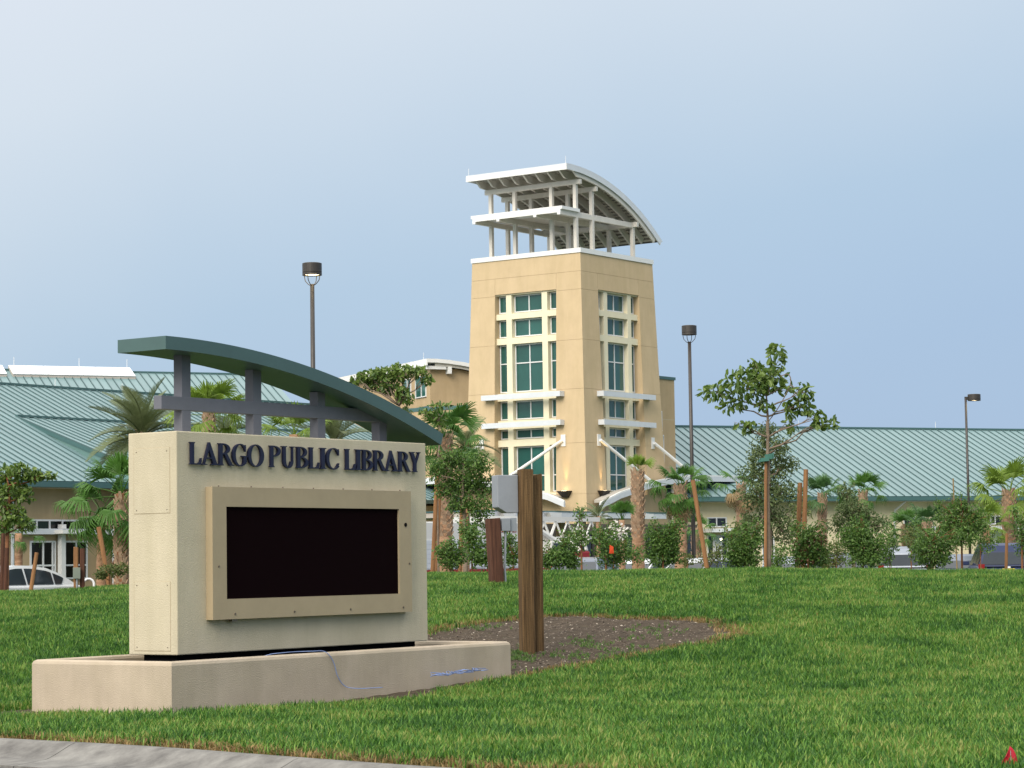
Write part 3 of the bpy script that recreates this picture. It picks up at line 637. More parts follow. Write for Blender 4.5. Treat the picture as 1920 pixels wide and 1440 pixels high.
MB().strip(arc(-.675, 8.48, 0), arc(-.675, 8.40, -.06), fy, RY0, RY1).build('roof_sheet', SHADEM, tw)
MB().strip(arc(-.66, 8.40, -.0615), arc(-.66, 8.38, -.075), fy, RY0+.056, RY1-.056).build('batten_shade_sheet', mat('shadow_brown_underlay', (.10, .092, .085), .9, .1, 3), tw)  # added dark sheet: shade between the battens put into its colour
for y in (RY0+.0, RY1-.055): MB().strip(arc(-.62, 8.38, -.062), arc(-.62, 8.22, -.32), fy, y, y+.055).build('roof_fascia', SHADEM, tw)
MB().box(-.69, -.63, RY0-.002, RY1+.002, lz(rz(-.66)-.33), lz(rz(-.66)-.062)).build('eave_fascia', WHITE, tw)
for i in range(9):
    y = RY0+.14+i*(RY1-RY0-.28)/8
    MB().strip(arc(-.1, 7.95, -.16, 22), arc(.42, 7.75, -.52 if i else -.54, 22), fy, y-.05, y+.05).build('roof_rib', OFFWHITE, tw)
for k in range(34):
    t = math.asin((-.35-RC[0])/RC[2])+(.655+.006)*k/34; r = RC[2]-.077
    u, v = math.sin(t), math.cos(t); p = (RC[0]+r*u, lz(RC[1]+r*v))
    q = MB(); w2 = .075; h = .09
    pts = [(p[0]-w2*v, p[1]+w2*u), (p[0]+w2*v, p[1]-w2*u), (p[0]+w2*v-h*u, p[1]-w2*u-h*v), (p[0]-w2*v-h*u, p[1]+w2*u-h*v)]
    q.prism(pts, fy, RY0+.06, RY1-.06).build('roof_batten', SOFFIT, tw)
for y, x in ((.4, -.6), (6.6, -.6), (6.6, 8.2)): MB().tube([(x, y, lz(rz(x))-.02), (x, y, lz(rz(x))+.38)], .012, 5).build('lightning_rod', ALU, tw)
# uplights on the corner pier (the photograph shows them lit)
def uplight(fn, s, z, label, rz_):
    b = tw.matrix_basis
    x, y, zz = fn(s, BT*z-.005, z); base = Fr(3.601, 123., TH).w(x, y, zz+GB)
    o = empty('wall_uplight', base, rz_, label, 'wall lamp', 'wall uplights on the tower corner')
    mb = MB(); mb.hexa([(-.13, -.16, -.30), (.17, -.16, -.30), (.17, 0, -.30), (-.13, 0, -.30)], [(-.38, -.34, .04), (.38, -.34, .04), (.38, 0, .04), (-.38, 0, .04)]).build('housing', BLACKM, o)
    MB().box(-.12, .12, -.24, -.08, .041, .05).build('lens', LIT, o)
    for dy, en, ang in ((-.14, 26, 26),):
        l = bpy.data.lights.new('uplight_beam', 'SPOT'); l.energy = en*5.5; l.color = (1., .62, .22); l.spot_size = R(ang); l.spot_blend = .9; l.shadow_soft_size = .04
        lo = bpy.data.objects.new('uplight_beam', l); COL.objects.link(lo); lo.parent = o; lo.location = (0, dy, .07); lo.rotation_euler = (R(180-5), 0, 0)
uplight(fL, .87, -12.25, 'dark wedge wall lamp glowing upward on the left face of the tower corner', TH-math.pi/2)
uplight(fR, 1.02, -12.25, 'dark wedge wall lamp glowing upward on the right face of the tower corner', TH)

# ------------------------------------------------------------------ low block and stair block beside the tower
TF = Fr(3.601, 123., TH)
an = empty('stair_block', TF.w(7.2, 1.2, GB), TH, 'narrow tan stucco block with slit windows adjoining the right side of the tower', 'building')
fA = lambda s, d, z: (s, d, z)
HA = 10.95
MB().box(0, 3.62, 0, 5.5, 0, HA).build('wall', TANB, an)
MB().box(-.05, 3.68, -.06, 5.56, HA+.002, HA+.16).build('coping', ROOFD, an)
for z in (3.6, 6.15, 8.75): MB().box(0.01, 3.61, -.004, .02, z, z+.02).build('joint_strip', STUCCO, an)
window(an, fA, 1.62, 2.22, 8.1-.0, 9.2, -.03, glass=DGLASS); window(an, fA, 1.80, 2.36, 4.2, 7.9, -.03, bars=(6.9,), glass=DGLASS)
lo = empty('low_block', TF.w(.6, 7.05, GB), TH, 'tan stucco block with a grey green band just left of the tower', 'building')
MB().box(0, 2.0, 0, 6.4, 0, TZ-7.62).build('wall', TANB, lo)
MB().box(-.03, 2.03, 0, 6.43, TZ-7.618, TZ-7.42).build('coping', ROOFD, lo)
MB().box(-.5, 0, 1.0, 5.6, 3.0, 3.25).build('door_canopy', WHITE, lo)

# ------------------------------------------------------------------ block with the curved white roof behind
F3 = Fr(-4.938, 140., TB)
mbk = empty('upper_block', F3.w(.4, .5, GB), TB, 'tan upper library block with curved white roof edge and twin windows', 'building')
ME = 13.42-GB
ARCM = [(-.4, ME), (.2, ME+.0), (1.0, ME-.05), (2.0, ME-.17), (3.0, ME-.36), (4.5, ME-.75), (6.5, ME-1.5), (9.0, ME-2.7)]
wl = [(0, 0)]+[(9.0-.0, 0)]+[(u, v-.42) for u, v in ARCM[::-1] if u > 0]+[(0, ME-.46)]
MB().prism(wl, lambda u, v, d: (u, d, v), 0, 16).build('wall', TANB, mbk)
MB().strip(ARCM, [(u, v-.22) for u, v in ARCM], fy, -.5, 16.5).build('roof', WHITE, mbk)
MB().strip([(u, v-.222) for u, v in ARCM[1:]], [(u, v-.40) for u, v in ARCM[1:]], fy, -.35, -.25).build('roof_fascia', OFFWHITE, mbk)
MB().box(-.42, -.34, -.5, 16.5, ME-.40, ME-.222).build('eave_fascia', WHITE, mbk)
MB().box(-.34, .9, -.34, -.2, ME-.60, ME-.41).build('outrigger', WHITE, mbk); MB().box(1.0, 1.2, -.45, -.002, ME-.85, ME-.45).build('bracket', WHITE, mbk)
fW = lambda s, d, z: (d, s, z)
for a, b in ((.55, 2.2), (2.9, 4.25)): window(mbk, fW, a, b, 10.85, 12.12, -.03, mull=((a+b)/2-.1,), glass=GLASS)
MB().box(-.03, .0, .2, 16, 10.18, 10.30).build('band', ROOFD, mbk)
MB().tube([(-.3, .2, ME), (-.3, .2, ME+.4)], .012, 5).build('lightning_rod', ALU, mbk)

# ------------------------------------------------------------------ standing-seam roofs
PANEL_CACHE = {}
def panel_mesh(w, L):
    k = (round(w, 3), round(L, 2))
    if k not in PANEL_CACHE:
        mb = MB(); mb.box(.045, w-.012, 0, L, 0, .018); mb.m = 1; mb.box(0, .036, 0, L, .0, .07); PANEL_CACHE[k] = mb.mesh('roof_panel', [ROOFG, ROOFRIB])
    return PANEL_CACHE[k]
def seam_roof(parent, x0, x1, ye, ze, yr, zr_, w, name='roof', skip=None):
    """one pitched slope: deck and trim are the part, each metal panel between two seams a sub-part"""
    L = math.hypot(yr-ye, zr_-ze); a = math.atan2(zr_-ze, yr-ye)
    n = max(1, round((x1-x0)/w)); w = (x1-x0)/n
    nv = (-math.sin(a), math.cos(a))
    fn = lambda u, v, d: (d, u, v)
    dk = MB(); dk.prism([(ye, ze), (yr, zr_), (yr-nv[0]*.18, zr_-nv[1]*.18), (ye-nv[0]*.18, ze-nv[1]*.18)], fn, x0, x1)
    rf = dk.build(name, ROOFD, parent)
    me = panel_mesh(w, L)
    for i in range(n): link('roof_panel', me, rf, (x0+i*w, ye+nv[0]*.004, ze+nv[1]*.004), (a, 0, 0))
    return rf
def strip_wall(parent, x0, x1, y, z0, z1, m, th=.3): return MB().box(x0, x1, y, y+th, z0, z1).build('wall', m, parent)

# right wing
FB_ = Fr(19.998, 134., TB)
rw = empty('right_wing', FB_.w(0, 0, GB), TB, 'long low cream library wing with wide green metal roof right of the tower', 'building')
EZ = 4.86-GB; RZ = 9.20-GB
rf = seam_roof(rw, -13., 20.6, -.0, EZ, 10., RZ, .53)
MB().box(-13., 20.6, 9.93, 10.15, RZ+.03, RZ+.13).build('ridge_cap', ROOFD, rf)
gu = MB(); gu.box(-13., 20.6, -.14, -.02, EZ-.24, EZ-.02); gu.build('gutter', ROOFD, rw)
MB().box(-13., 20.6, -.02, .9, EZ-.27, EZ-.20).build('soffit', SOFFIT, rw)
strip_wall(rw, -12.9, 20.4, .9, 0, EZ-.272, CREAMB)
for x in (-4.2, 4.05, 12.2): MB().box(x, x+.03, .892, .9, 0, EZ-.28).build('joint_strip', STUCCO, rw)
for x in (2.4, 8.9, 15.3): 
    MB().tube([(x-.35, .1, EZ-.3), (x-.6, .75, EZ-.75), (x-.62, .82, EZ-1.0), (x-.62, .82, .0)], .055, 6).build('downspout', SHADEM, rw)
for x in (-9.2, 1.3, 11): MB().tube([(x, 10.03, RZ+.1), (x, 10.03, RZ+.5)], .014, 5).build('lightning_rod', ALU, rw)
WY = .87
fS = lambda s, d, z: (s, d, z)
def door(parent, x0, x1, z1, side):
    window(parent, fS, x0, x0+.40, 0.02, z1, WY, glass=DGLASS)
    window(parent, fS, x1-.40, x1, 0.02, z1, WY, glass=DGLASS)
    window(parent, fS, x0+.41, x1-.41, .02, z1-.45, WY-.02, mull=((x0+x1)/2,), bars=(1.0,), glass=DGLASS, fw=.09, name='door')
    MB().box(x0+.41, x1-.41, WY-.03, .9, z1-.44, z1).build('door_head', SHADEM, parent)
def awning(parent, x0, x1, z):
    MB().box(x0, x1, -.15, .9, z, z+.2).build('awning', SHADEM, parent)
window(rw, fS, -10.12, -8.93, 3.26-GB, 3.79-GB, WY, mull=(-9.55,), glass=DGLASS)
awning(rw, -10.4, -8.8, 2.97-GB)
door(rw, -10.75+.6, -8.9, 2.82-GB, 0)
window(rw, fS, -6.75, -5.98, 1.29-GB-.6, 2.75-GB, WY, bars=(.75,), glass=DGLASS)
window(rw, fS, 2.42, 3.8, 3.1-GB, 3.77-GB, WY, mull=(3.1,), glass=DGLASS); window(rw, fS, 2.42, 3.8, .5, 2.3, WY, mull=(3.1,), glass=DGLASS); awning(rw, 2.3, 3.9, 2.55)
window(rw, fS, 8.0, 9.95, 3.27-GB, 3.77-GB, WY, mull=(8.62, 9.25), glass=DGLASS); awning(rw, 7.9, 10.05, 2.96-GB); door(rw, 8.1, 9.9, 2.9-GB, 0)
window(rw, fS, 14, 15.6, 3.27-GB, 3.77-GB, WY, mull=(14.8,), glass=DGLASS)
def hung_light(parent_loc, label):
    o = empty('porch_light', parent_loc, 0, label, 'porch light', 'lit porch lights by the right wing'); MB().tube([(0, 0, .10), (0, 0, .2)], .02, 6).build('stem', BLACKM, o)
    bm = bmesh.new(); bmesh.ops.create_icosphere(bm, subdivisions=2, radius=.055); me_ = bpy.data.meshes.new('globe'); bm.to_mesh(me_); bm.free(); me_.materials.append(LITW); link('globe', me_, o)
hung_light(at(1352, 1011, 129.4), 'small lit globe light by the glazed door of the cream wing')
hung_light(at(1210, 1013, 112), 'small lit globe light under the entrance canopy beside the stout palm')

# left wing
FA_ = Fr(-20.217, 110., TH)
lw = empty('left_wing', FA_.w(0, 0, GB), TH, 'tan library wing with layered green metal roofs at the far left', 'building')
EL = 5.51-GB; RL = 10.93-GB; KL = (RL-EL)/12
rf = seam_roof(lw, -13., 32.0, 0, EL, 12., RL, .53)
MB().box(-13, 32.02, 11.93, 12.12, RL+.02, RL+.13).build('ridge_cap', ROOFD, rf)
for x in (10.6, 15.5, 20.4): MB().tube([(x, 12, RL+.1), (x, 12, RL+.5)], .016, 5).build('lightning_rod', ALU, lw)
MB().box(-13, 4.0, -.16, -.02, EL-.28, EL-.02).build('gutter', ROOFD, lw)
MB().box(-13, 32, -.02, .9, EL-.3, EL-.22).build('soffit', SOFFIT, lw)
strip_wall(lw, -13, 31.8, .9, 0, EL-.302, TANB)
# lower-pitched shed roof rising out of the slope, with its cheek
sz, sy = 8.96-GB, 7.656; KS = math.tan(R(19)); ys_ = -4.5
zs_ = sz-KS*(sy-ys_)
rf2 = seam_roof(lw, 3.85, 26., ys_, zs_, sy, sz, .53)
MB().box(3.85, 26., sy-.12, sy+.06, sz+.02, sz+.12).build('ridge_cap', ROOFD, rf2)
ch = MB(); ch.prism([(sy-.2, sz-.13), (ys_, zs_-.16), (ys_, EL+KL*ys_-.3), (0, EL-.05), (sy-.3, EL+KL*(sy-.3)+.01)], lambda u, v, d: (d, u, v), 3.90, 4.05); ch.build('roof_cheek', mat('roof_cheek_metal', (.13, .24, .225), .5, .06, .5, 0, 40, .4), rf2)
strip_wall(lw, 4.2, 26, ys_+.9, 0, zs_-.25, TANB)
def lwin(x0, x1, z0, z1, mu, ba=()): window(lw, fS, x0, x1, z0, z1, .87, mull=mu, bars=ba, glass=DGLASS, fw=.08)
lwin(-1.95, 1.98, 3.30-GB, 3.80-GB, (-1.19, -.40, .39, 1.19))
lwin(-1.60, -.02, .65, 2.83-GB, (-.80, -.22), (1.71-GB,)); lwin(.33, 1.97, .65, 2.83-GB, (.55, 1.25), (1.71-GB,))
MB().box(-2.8, 4.3, .55, .898, 2.70, 2.95).build('pergola_beam', SHADEM, lw); MB().box(-.4, .7, .0, .548, 2.72, 2.90).build('outrigger', WHITE, lw)
MB().box(.04, .30, .55, .80, 0, 2.698).build('post', WHITE, lw); MB().box(.05, .29, .5, .8, 2.952, 3.15).build('post_cap', WHITE, lw)
MB().box(3.25, 3.55, .30, .54, 0, 3.1).build('post', SHADEM, lw)
MB().tube([(-2.72, .8, EL-.3), (-2.72, .8, 0)], .08, 6).build('downspout', SHADEM, lw)
# upper roof with its skylights, set square to the right wing
F2_ = Fr(-20.149, 150., TB)
uw = empty('upper_roof_wing', F2_.w(0, 0, GB), TB, 'highest green metal roof with white ridge skylights behind the left wing', 'building')
RU = 13.52-GB
rf = seam_roof(uw, -22, 5.3, -9, RU-9*KL, 0, RU, .5)
MB().box(-22, 5.32, -.06, .14, RU+.02, RU+.12).build('ridge_cap', ROOFD, rf)
strip_wall(uw, -21.8, 5.0, -8, 0, RU-9*KL-.1, TANB)
MB().box(-22, 5.0, .15, 6, 0, RU-.8).build('rear_wall', TANB, uw)
for x in (-10.9, -6.9, -3.9): MB().tube([(x, .02, RU+.1), (x, .02, RU+.85)], .018, 5).build('lightning_rod', ALU, uw)
def skylight(x0, x1, n):
    fn = lambda u, v, d: (d, u, v)
    sk = MB().prism([(-1.05, RU-1.05*KL+.0), (.25, RU+.05), (.25, RU+.28), (-1.05, RU-1.05*KL+.16)], fn, x0, x1).build('skylight', SOFFIT, uw)
    w = (x1-x0)/n; a = math.atan2(.28-.16+1.05*KL, 1.3)
    me = MB().box(.018, w-.018, 0, math.hypot(1.3, .12+1.05*KL)+.05, 0, .05).mesh('skylight_panel', SKYL)
    for i in range(n): link('skylight_panel', me, sk, (x0+i*w, -1.08, RU-1.05*KL+.17), (a, 0, 0))
skylight(-11.2, -3.65, 7); skylight(-19.3, -11.55, 7)

# ------------------------------------------------------------------ entrance canopy round the tower foot and the porte-cochere
ec = empty('entrance_canopy', TF.w(0, 0, GB), TH, 'white winged metal canopy hung on rods around the foot of the tower', 'canopy')
PR = [(-.62, -12.90), (1.2, -12.36), (4.0, -11.80), (5.4, -11.62), (8.1, -11.37), (13.2, -11.30)]
def wing(fn, PRF, x1back, name):
    top = [(x, z) for x, z in PRF]; bot = [(x, z-.20) for x, z in PRF]
    def seg(d0, d1, t, b, m, nm): return MB().strip(t, b, lambda u, v, d: fn(u, d, v), d0, d1).build(nm, m, ec)
    seg(-1.45, -1.30, top, [(x, z-.27) for x, z in PRF], SHADEM, 'canopy_fascia')
    in_ = [(PRF[0][0]+.75, np.interp(PRF[0][0]+.75, [p[0] for p in PRF], [p[1] for p in PRF]))]+PRF[1:]
    if in_[0][0] > in_[1][0]-.1: in_ = [in_[1]]+in_[2:]
    seg(-1.299, -.50, [(x, z-.02) for x, z in in_], [(x, z-.16) for x, z in in_], SOFFIT, 'canopy_sheet')
    seg(-1.44, -1.32, [(x, z+.07) for x, z in PRF], [(x, z+.002) for x, z in PRF], WHITE, 'canopy_edge')
    far = [(x, z) for x, z in PRF if x > 7.5]; far = [(7.5, np.interp(7.5, [p[0] for p in PRF], [p[1] for p in PRF]))]+far
    seg(-.498, 1.1, [(x, z-.02) for x, z in far], [(x, z-.16) for x, z in far], SOFFIT, 'canopy_sheet')
wing(fR, PR, 13, 'r'); wing(fL, [(.30, -12.78), (1.3, -12.40)]+PR[2:], 13, 'l')
def rod(a, b, nm='support_rod', r=.085): MB().tube([a, b], r, 8).build(nm, WHITE, ec)
def plate(fn, s, z):
    d = BT*z; mb = MB(); mb.hexa([fn(s-.14, d-.06, z-.30), fn(s+.14, d-.06, z-.30), fn(s+.14, d+.0, z-.30), fn(s-.14, d+.0, z-.30)], [fn(s-.14, d-.06, z+.30), fn(s+.14, d-.06, z+.30), fn(s+.14, d, z+.30), fn(s-.14, d, z+.30)]); mb.build('rod_plate', WHITE, ec)
for fn, s in ((fR, .95), (fR, 6.1), (fL, 1.03), (fL, 6.2)):
    plate(fn, s, -9.62)
    rod(fn(s, BT*-9.6-.12, -9.62), fn(s+(2.4 if s > 3 else 3.4), -1.38, -11.36 if s > 3 else -11.78))
for s in (6.75, 11.2): MB().box(*(lambda p: (p[0]-.12, p[0]+.12, p[1]-.12, p[1]+.12))(fR(s, -1.2, 0)), 0, lz(-11.7)).build('column', WHITE, ec)
MB().box(5.5, 13, -.2, .0, lz(-13.0), lz(-12.55)).build('lintel', WHITE, ec)
MB().box(5.6, 13, .9, 1.1, 0, lz(-12.7)).build('back_wall', TANB, ec)
pc = empty('porte_cochere', TF.w(-15, -8, GB), TH, 'flat white and grey drop-off canopy on columns in front of the tower foot', 'canopy')
zt = 17.32-13.68-GB; 
MB().box(-7.4, 6.6, -2., 4., zt-.22, zt-.02).build('roof', SOFFIT, pc)
for y in (-2.08,): MB().box(-7.45, 6.65, y, -2.0, zt-.24, zt).build('fascia', SHADEM, pc)
MB().box(-7.45, 6.65, -2.1, 4.0, zt+.002, zt+.05).build('roof_edge', ROOFD, pc)
for x in (-6.0, -2.62, .95, 4.7): MB().hexa([(x-.3, -2.35, zt-.26), (x+.42, -2.35, zt-.26), (x+.30, -1.9, zt-.26), (x-.2, -1.9, zt-.26)], [(x-.46, -2.35, zt-.03), (x+.46, -2.35, zt-.03), (x+.46, -2.081, zt-.03), (x-.46, -2.081, zt-.03)]).build('bracket', WHITE, pc)
for x in (-6.8, -2.6, 1.0, 5.8):
    for y in (-1.2, 3.2): MB().box(x-.16, x+.16, y-.16, y+.16, 0, zt-.221).build('column', TANB, pc)
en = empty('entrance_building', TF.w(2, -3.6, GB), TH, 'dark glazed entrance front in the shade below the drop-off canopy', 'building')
MB().box(-12, 3.4, 0, .2, 0, 2.9).build('wall', mat('shaded_entrance_wall', (.12, .10, .08), .8, .1, 2), en)  # shade under the drop-off canopy painted into the wall colour
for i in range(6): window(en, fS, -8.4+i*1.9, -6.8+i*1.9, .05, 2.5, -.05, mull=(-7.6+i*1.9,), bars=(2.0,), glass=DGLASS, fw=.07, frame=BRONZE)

# ================================================================== street furniture
def drum_lamp(pos, h, label, rad, hh, lit, side=False):
    o = empty('street_lamp', pos, 0, label, 'street lamp', 'bronze lamps in the car park')
    MB().tube([(0, 0, 0), (0, 0, h*.5), (0, 0, h)], [.068, .062, .055], 10).build('pole', BRONZE, o, smooth=True)
    MB().tube([(0, 0, 0), (0, 0, .5)], .19, 12).build('base', CONC, o)
    ox = 0 if not side else rad+.10; zb = h+.22 if not side else h-.12
    n = 28
    vs = []; 
    pr = [(rad*.80, zb+.03), (rad*.93, zb), (rad, zb), (rad, zb+hh*.22), (rad-.012, zb+hh*.24), (rad, zb+hh*.26), (rad, zb+hh), (rad-.03, zb+hh+.012), (.02, zb+hh+.03)]
    for r_, z_ in pr:
        for k in range(n): a = 2*math.pi*k/n; vs.append((ox+r_*math.cos(a), r_*math.sin(a), z_))
    fs = [[i*n+k, i*n+(k+1) % n, (i+1)*n+(k+1) % n, (i+1)*n+k] for i in range(len(pr)-1) for k in range(n)]
    hd = MB().add(vs, fs).build('lamp_head', BRONZE, o)
    MB().tube([(ox, 0, zb+.028), (ox, 0, zb+.05)], rad*.80, 24).build('lens', LIT if lit else OFFLENS, o)
    if side: MB().box(-.05, .14, -.035, .035, zb+.04, zb+.20).build('arm', BRONZE, o)
    else:
        for k in range(4):
            a = math.pi/4+k*math.pi/2+.35; c, s_ = math.cos(a), math.sin(a)
            MB().tube([(.05*c, .05*s_, h-.03), (rad*.45*c, rad*.45*s_, h+.0), (rad*.80*c, rad*.80*s_, h+.09), (rad*.93*c, rad*.93*s_, zb+.02)], .011, 6).build('bracket', BRONZE, o, smooth=True)
    return o
def lamp_at(px, py_top, d, *a, **k):
    p = gpos(px, d); top = at(px, py_top, d).z; rad, hh = a[1], a[2]
    x = at(px, py_top, d).x
    h = top-p.z-.22-hh if not k.get('side') else top-p.z
    return drum_lamp(Vector((x, d, p.z)), h, a[0], rad, hh, a[3], **k)
lamp_at(585, 494, 60, 'tall bronze lamp post glowing warm behind the sign canopy', .245, .30, True)
lamp_at(1292, 611, 77, 'bronze drum-headed lamp post standing just right of the tower', .24, .29, False)
lamp_at(1810.5, 747, 113, 'bronze lamp post with its drum head on a side arm before the right wing roof', .30, .30, True, side=True)

def timber(w, d, h, m, seed, parent, loc, lean=(0, 0), name='post'):
    r = random.Random(seed); mb = MB(); n = 7; rings = []
    vs = []
    for i in range(n):
        t = i/(n-1); z = h*t; j = [(r.uniform(-.006, .006), r.uniform(-.006, .006)) for _ in range(4)]
        c = [(-w/2, -d/2), (w/2, -d/2), (w/2, d/2), (-w/2, d/2)]
        b = .018
        ring = []
        for (x, y), (jx, jy) in zip(c, j):
            sx, sy = (1 if x > 0 else -1), (1 if y > 0 else -1)
            a1 = (x-sx*b, y); a2 = (x, y-sy*b)
            ring += [a1, a2] if sx*sy < 0 else [a2, a1]
        vs += [(x+lean[0]*z+j[k//2][0]*.5, y+lean[1]*z+j[k//2][1]*.5, z+(r.uniform(-.02, .012) if i == n-1 else 0)) for k, (x, y) in enumerate(ring)]
    m8 = 8; fs = [[i*m8+k, i*m8+(k+1) % m8, (i+1)*m8+(k+1) % m8, (i+1)*m8+k] for i in range(n-1) for k in range(m8)]+[list(range(m8))[::-1], [(n-1)*m8+k for k in range(m8)]]
    return mb.add(vs, fs).build(name, m, parent, loc=loc)
p1 = Vector((.155, 33.94, float(gz(.155, 33.94))))
up = empty('service_post', p1, R(18), 'tall pair of weathered timber service posts carrying a grey meter cabinet in the dirt bed', 'post')
H1 = at(990, 881, 33.94).z-p1.z
timber(.185, .20, H1+.3, POSTW, 3, up, (0, 0, -.3), (.004, 0)); timber(.17, .19, H1+.24, POSTW, 5, up, (.19, .16, -.3), (.006, 0))
bx_ = MB(); bx_.prism([(0, .05), (.13, -.03), (.30, -.03), (.30, .50), (0, .50)], lambda u, v, d: (-.39+u, d, H1-.57+v), .02, .30)
cb = bx_.build('meter_cabinet', GREYBOX, up, bevel=.008)
for z in (-.14, -.40): MB().box(-.085, -.09+.02, .06, .30, H1+z, H1+z+.09).build('mount', BLACKM, up)
tag(MB().tube([gpos(975.5, 45.5, -.1), gpos(975.5, 45.5, .5)], .022, 8).build('conduit', GALV), 'short grey conduit stub rising from grass just left of the tall timber posts', 'conduit')
p2 = Vector((-.345, 45.7, float(gz(-.345, 45.7))))
u2 = empty('meter_post', p2, R(25), 'short leaning dark timber post with a small grey meter box on the crest', 'post')
H2 = at(930, 972, 45.7).z-p2.z
timber(.235, .22, H2+.3, POSTD, 8, u2, (.02, 0, -.3), (-.055, 0))
mbx = MB().box(.09, .27, -.08, .12, H2-.24, H2+.0).build('meter_box', GREYBOX, u2, bevel=.006); MB().box(.29, .42, -.04, .14, H2-.25, H2+.01).build('meter_box', GREYBOX, u2, bevel=.006)
MB().tube([(.20, .0, H2-.23), (.17, 0, .4), (.19, 0, -.1)], .024, 8).build('conduit', GALV, u2)
p3 = gpos(146, 50)
u3 = empty('service_stand', p3, R(10), 'reddish timber stub posts with a small green grey box near the left car', 'post')
timber(.10, .10, .95, STAKEW, 11, u3, (-.04, .1, 0)); timber(.10, .10, .92, POSTD, 12, u3, (.09, .12, 0))
MB().box(-.10, .05, -.08, .02, .30, .53).build('box', GRN, u3, bevel=.006); MB().tube([(-.02, -.02, 0), (-.02, -.02, .31)], .02, 6).build('stem', GALV, u3)

# white hoop rack by the left wing
bk = empty('bike_rack', ground_at0(176, 72), R(20), 'white tubular hoop rack on the ground before the left wing', 'bike rack')
for x in (-.32, .12): MB().tube([(x, 0, 0), (x, 0, .95)]+[(x+.16-.16*math.cos(a), 0, .95+.16*math.sin(a)) for a in np.linspace(.3, math.pi-.3, 6)]+[(x+.32, 0, .95), (x+.32, 0, 0)], .035, 7).build('hoop', WHITE, bk, smooth=True)
# small red survey flag in the front lawn
fp = Vector((3.62, 17.9, float(gz(3.62, 17.9))))
fp.z -= .045
fl = empty('survey_flag', fp, 0, 'small crumpled red survey flag on a wire in the front lawn', 'flag')
MB().tube([(0, 0, .0), (.0, 0, .2)], .0025, 5).build('wire', GALV, fl)
vs = []; 
for i in range(6):
    for j in range(5):
        u, v = i/5, j/4; wdt = (.06+.12*(1-v)); vs.append(((u-.5)*wdt*1.3+.012*math.sin(v*7), .018*math.sin(u*8+v*5)+.01*math.sin(v*9), -.0+v*.24*(1-.35*abs(u-.45)*2)))
fs = [[i*5+j, (i+1)*5+j, (i+1)*5+j+1, i*5+j+1] for i in range(5) for j in range(4)]
me_ = MB().add(vs, fs).mesh('flag', FLAGR, smooth=True); ff = link('flag', me_, fl); sd = ff.modifiers.new('thickness', 'SOLIDIFY'); sd.thickness = .001

# ================================================================== vegetation
def leaves_np(C, D, L, Wd, fold=.25, r=None):
    """kite-shaped folded leaves: C centres, D pointing directions"""
    r = r or rng; n = len(C); D = D/np.linalg.norm(D, axis=1)[:, None]
    q = r.normal(size=(n, 3)); S = np.cross(D, q); S /= np.linalg.norm(S, axis=1)[:, None]; Nn = np.cross(S, D)
    l = (L*r.uniform(.65, 1.25, n))[:, None]; w = (Wd*r.uniform(.7, 1.2, n))[:, None]
    b = C-D*l*.5; t = C+D*l*.5-Nn*l*.14; up_ = Nn*w*fold
    m1 = C-D*l*.22+S*w*.42+up_; m2 = C-D*l*.22-S*w*.42+up_; m3 = C+D*l*.20+S*w*.46+up_-Nn*l*.04; m4 = C+D*l*.20-S*w*.46+up_-Nn*l*.04
    V = np.stack([b, m1, m3, t, m4, m2], 1).reshape(-1, 3); i = np.arange(n)*6
    Fc = np.stack([np.stack([i, i+1, i+2], 1), np.stack([i, i+2, i+3], 1), np.stack([i, i+3, i+4], 1), np.stack([i, i+4, i+5], 1)], 1).reshape(-1, 3)
    return V, Fc
def blob_points(c, rad, n, r, shell=.55):
    u = r.normal(size=(n, 3)); u /= np.linalg.norm(u, axis=1)[:, None]
    k = shell+(1-shell)*r.random(n); k = np.where(r.random(n) < .3, r.random(n)**.5, k)
    return np.asarray(c)+u*k[:, None]*np.asarray(rad), u
def foliage(name, blobs, L, Wd, m, parent, droop=.35, seed=0, sprig=0, tint_hi=1.):
    r = np.random.default_rng(seed); Vs = []; Fs = []; T = []; o = 0
    for c, rad, n in blobs:
        if sprig:      # leaves gathered in sprigs leave gaps where the background shows through
            k = max(2, n//sprig); P, U = blob_points(c, rad, k, r, .35); P = np.repeat(P, sprig, 0)+r.normal(size=(k*sprig, 3))*L*.75; U = np.repeat(U, sprig, 0)
        else: P, U = blob_points(c, rad, n, r)
        D = U*.7+r.normal(size=P.shape)*.7; D[:, 2] -= droop
        V, Fc = leaves_np(P, D, L, Wd, r=r); Vs.append(V); Fs.append(Fc+o); o += len(V); T.append(np.repeat(r.random(len(P))**1.1*tint_hi, 4))
    return link(name, from_np(name, np.concatenate(Vs), np.concatenate(Fs), m, np.concatenate(T)), parent)
def wiggle(a, b, n=5, amp=.08, rr=random):
    a, b = Vector(a), Vector(b); L = (b-a).length
    return [a+(b-a)*(i/n)+Vector((rr.uniform(-1, 1), rr.uniform(-1, 1), rr.uniform(-.4, .6)))*L*amp*(0 if i in (0, n) else 1) for i in range(n+1)]
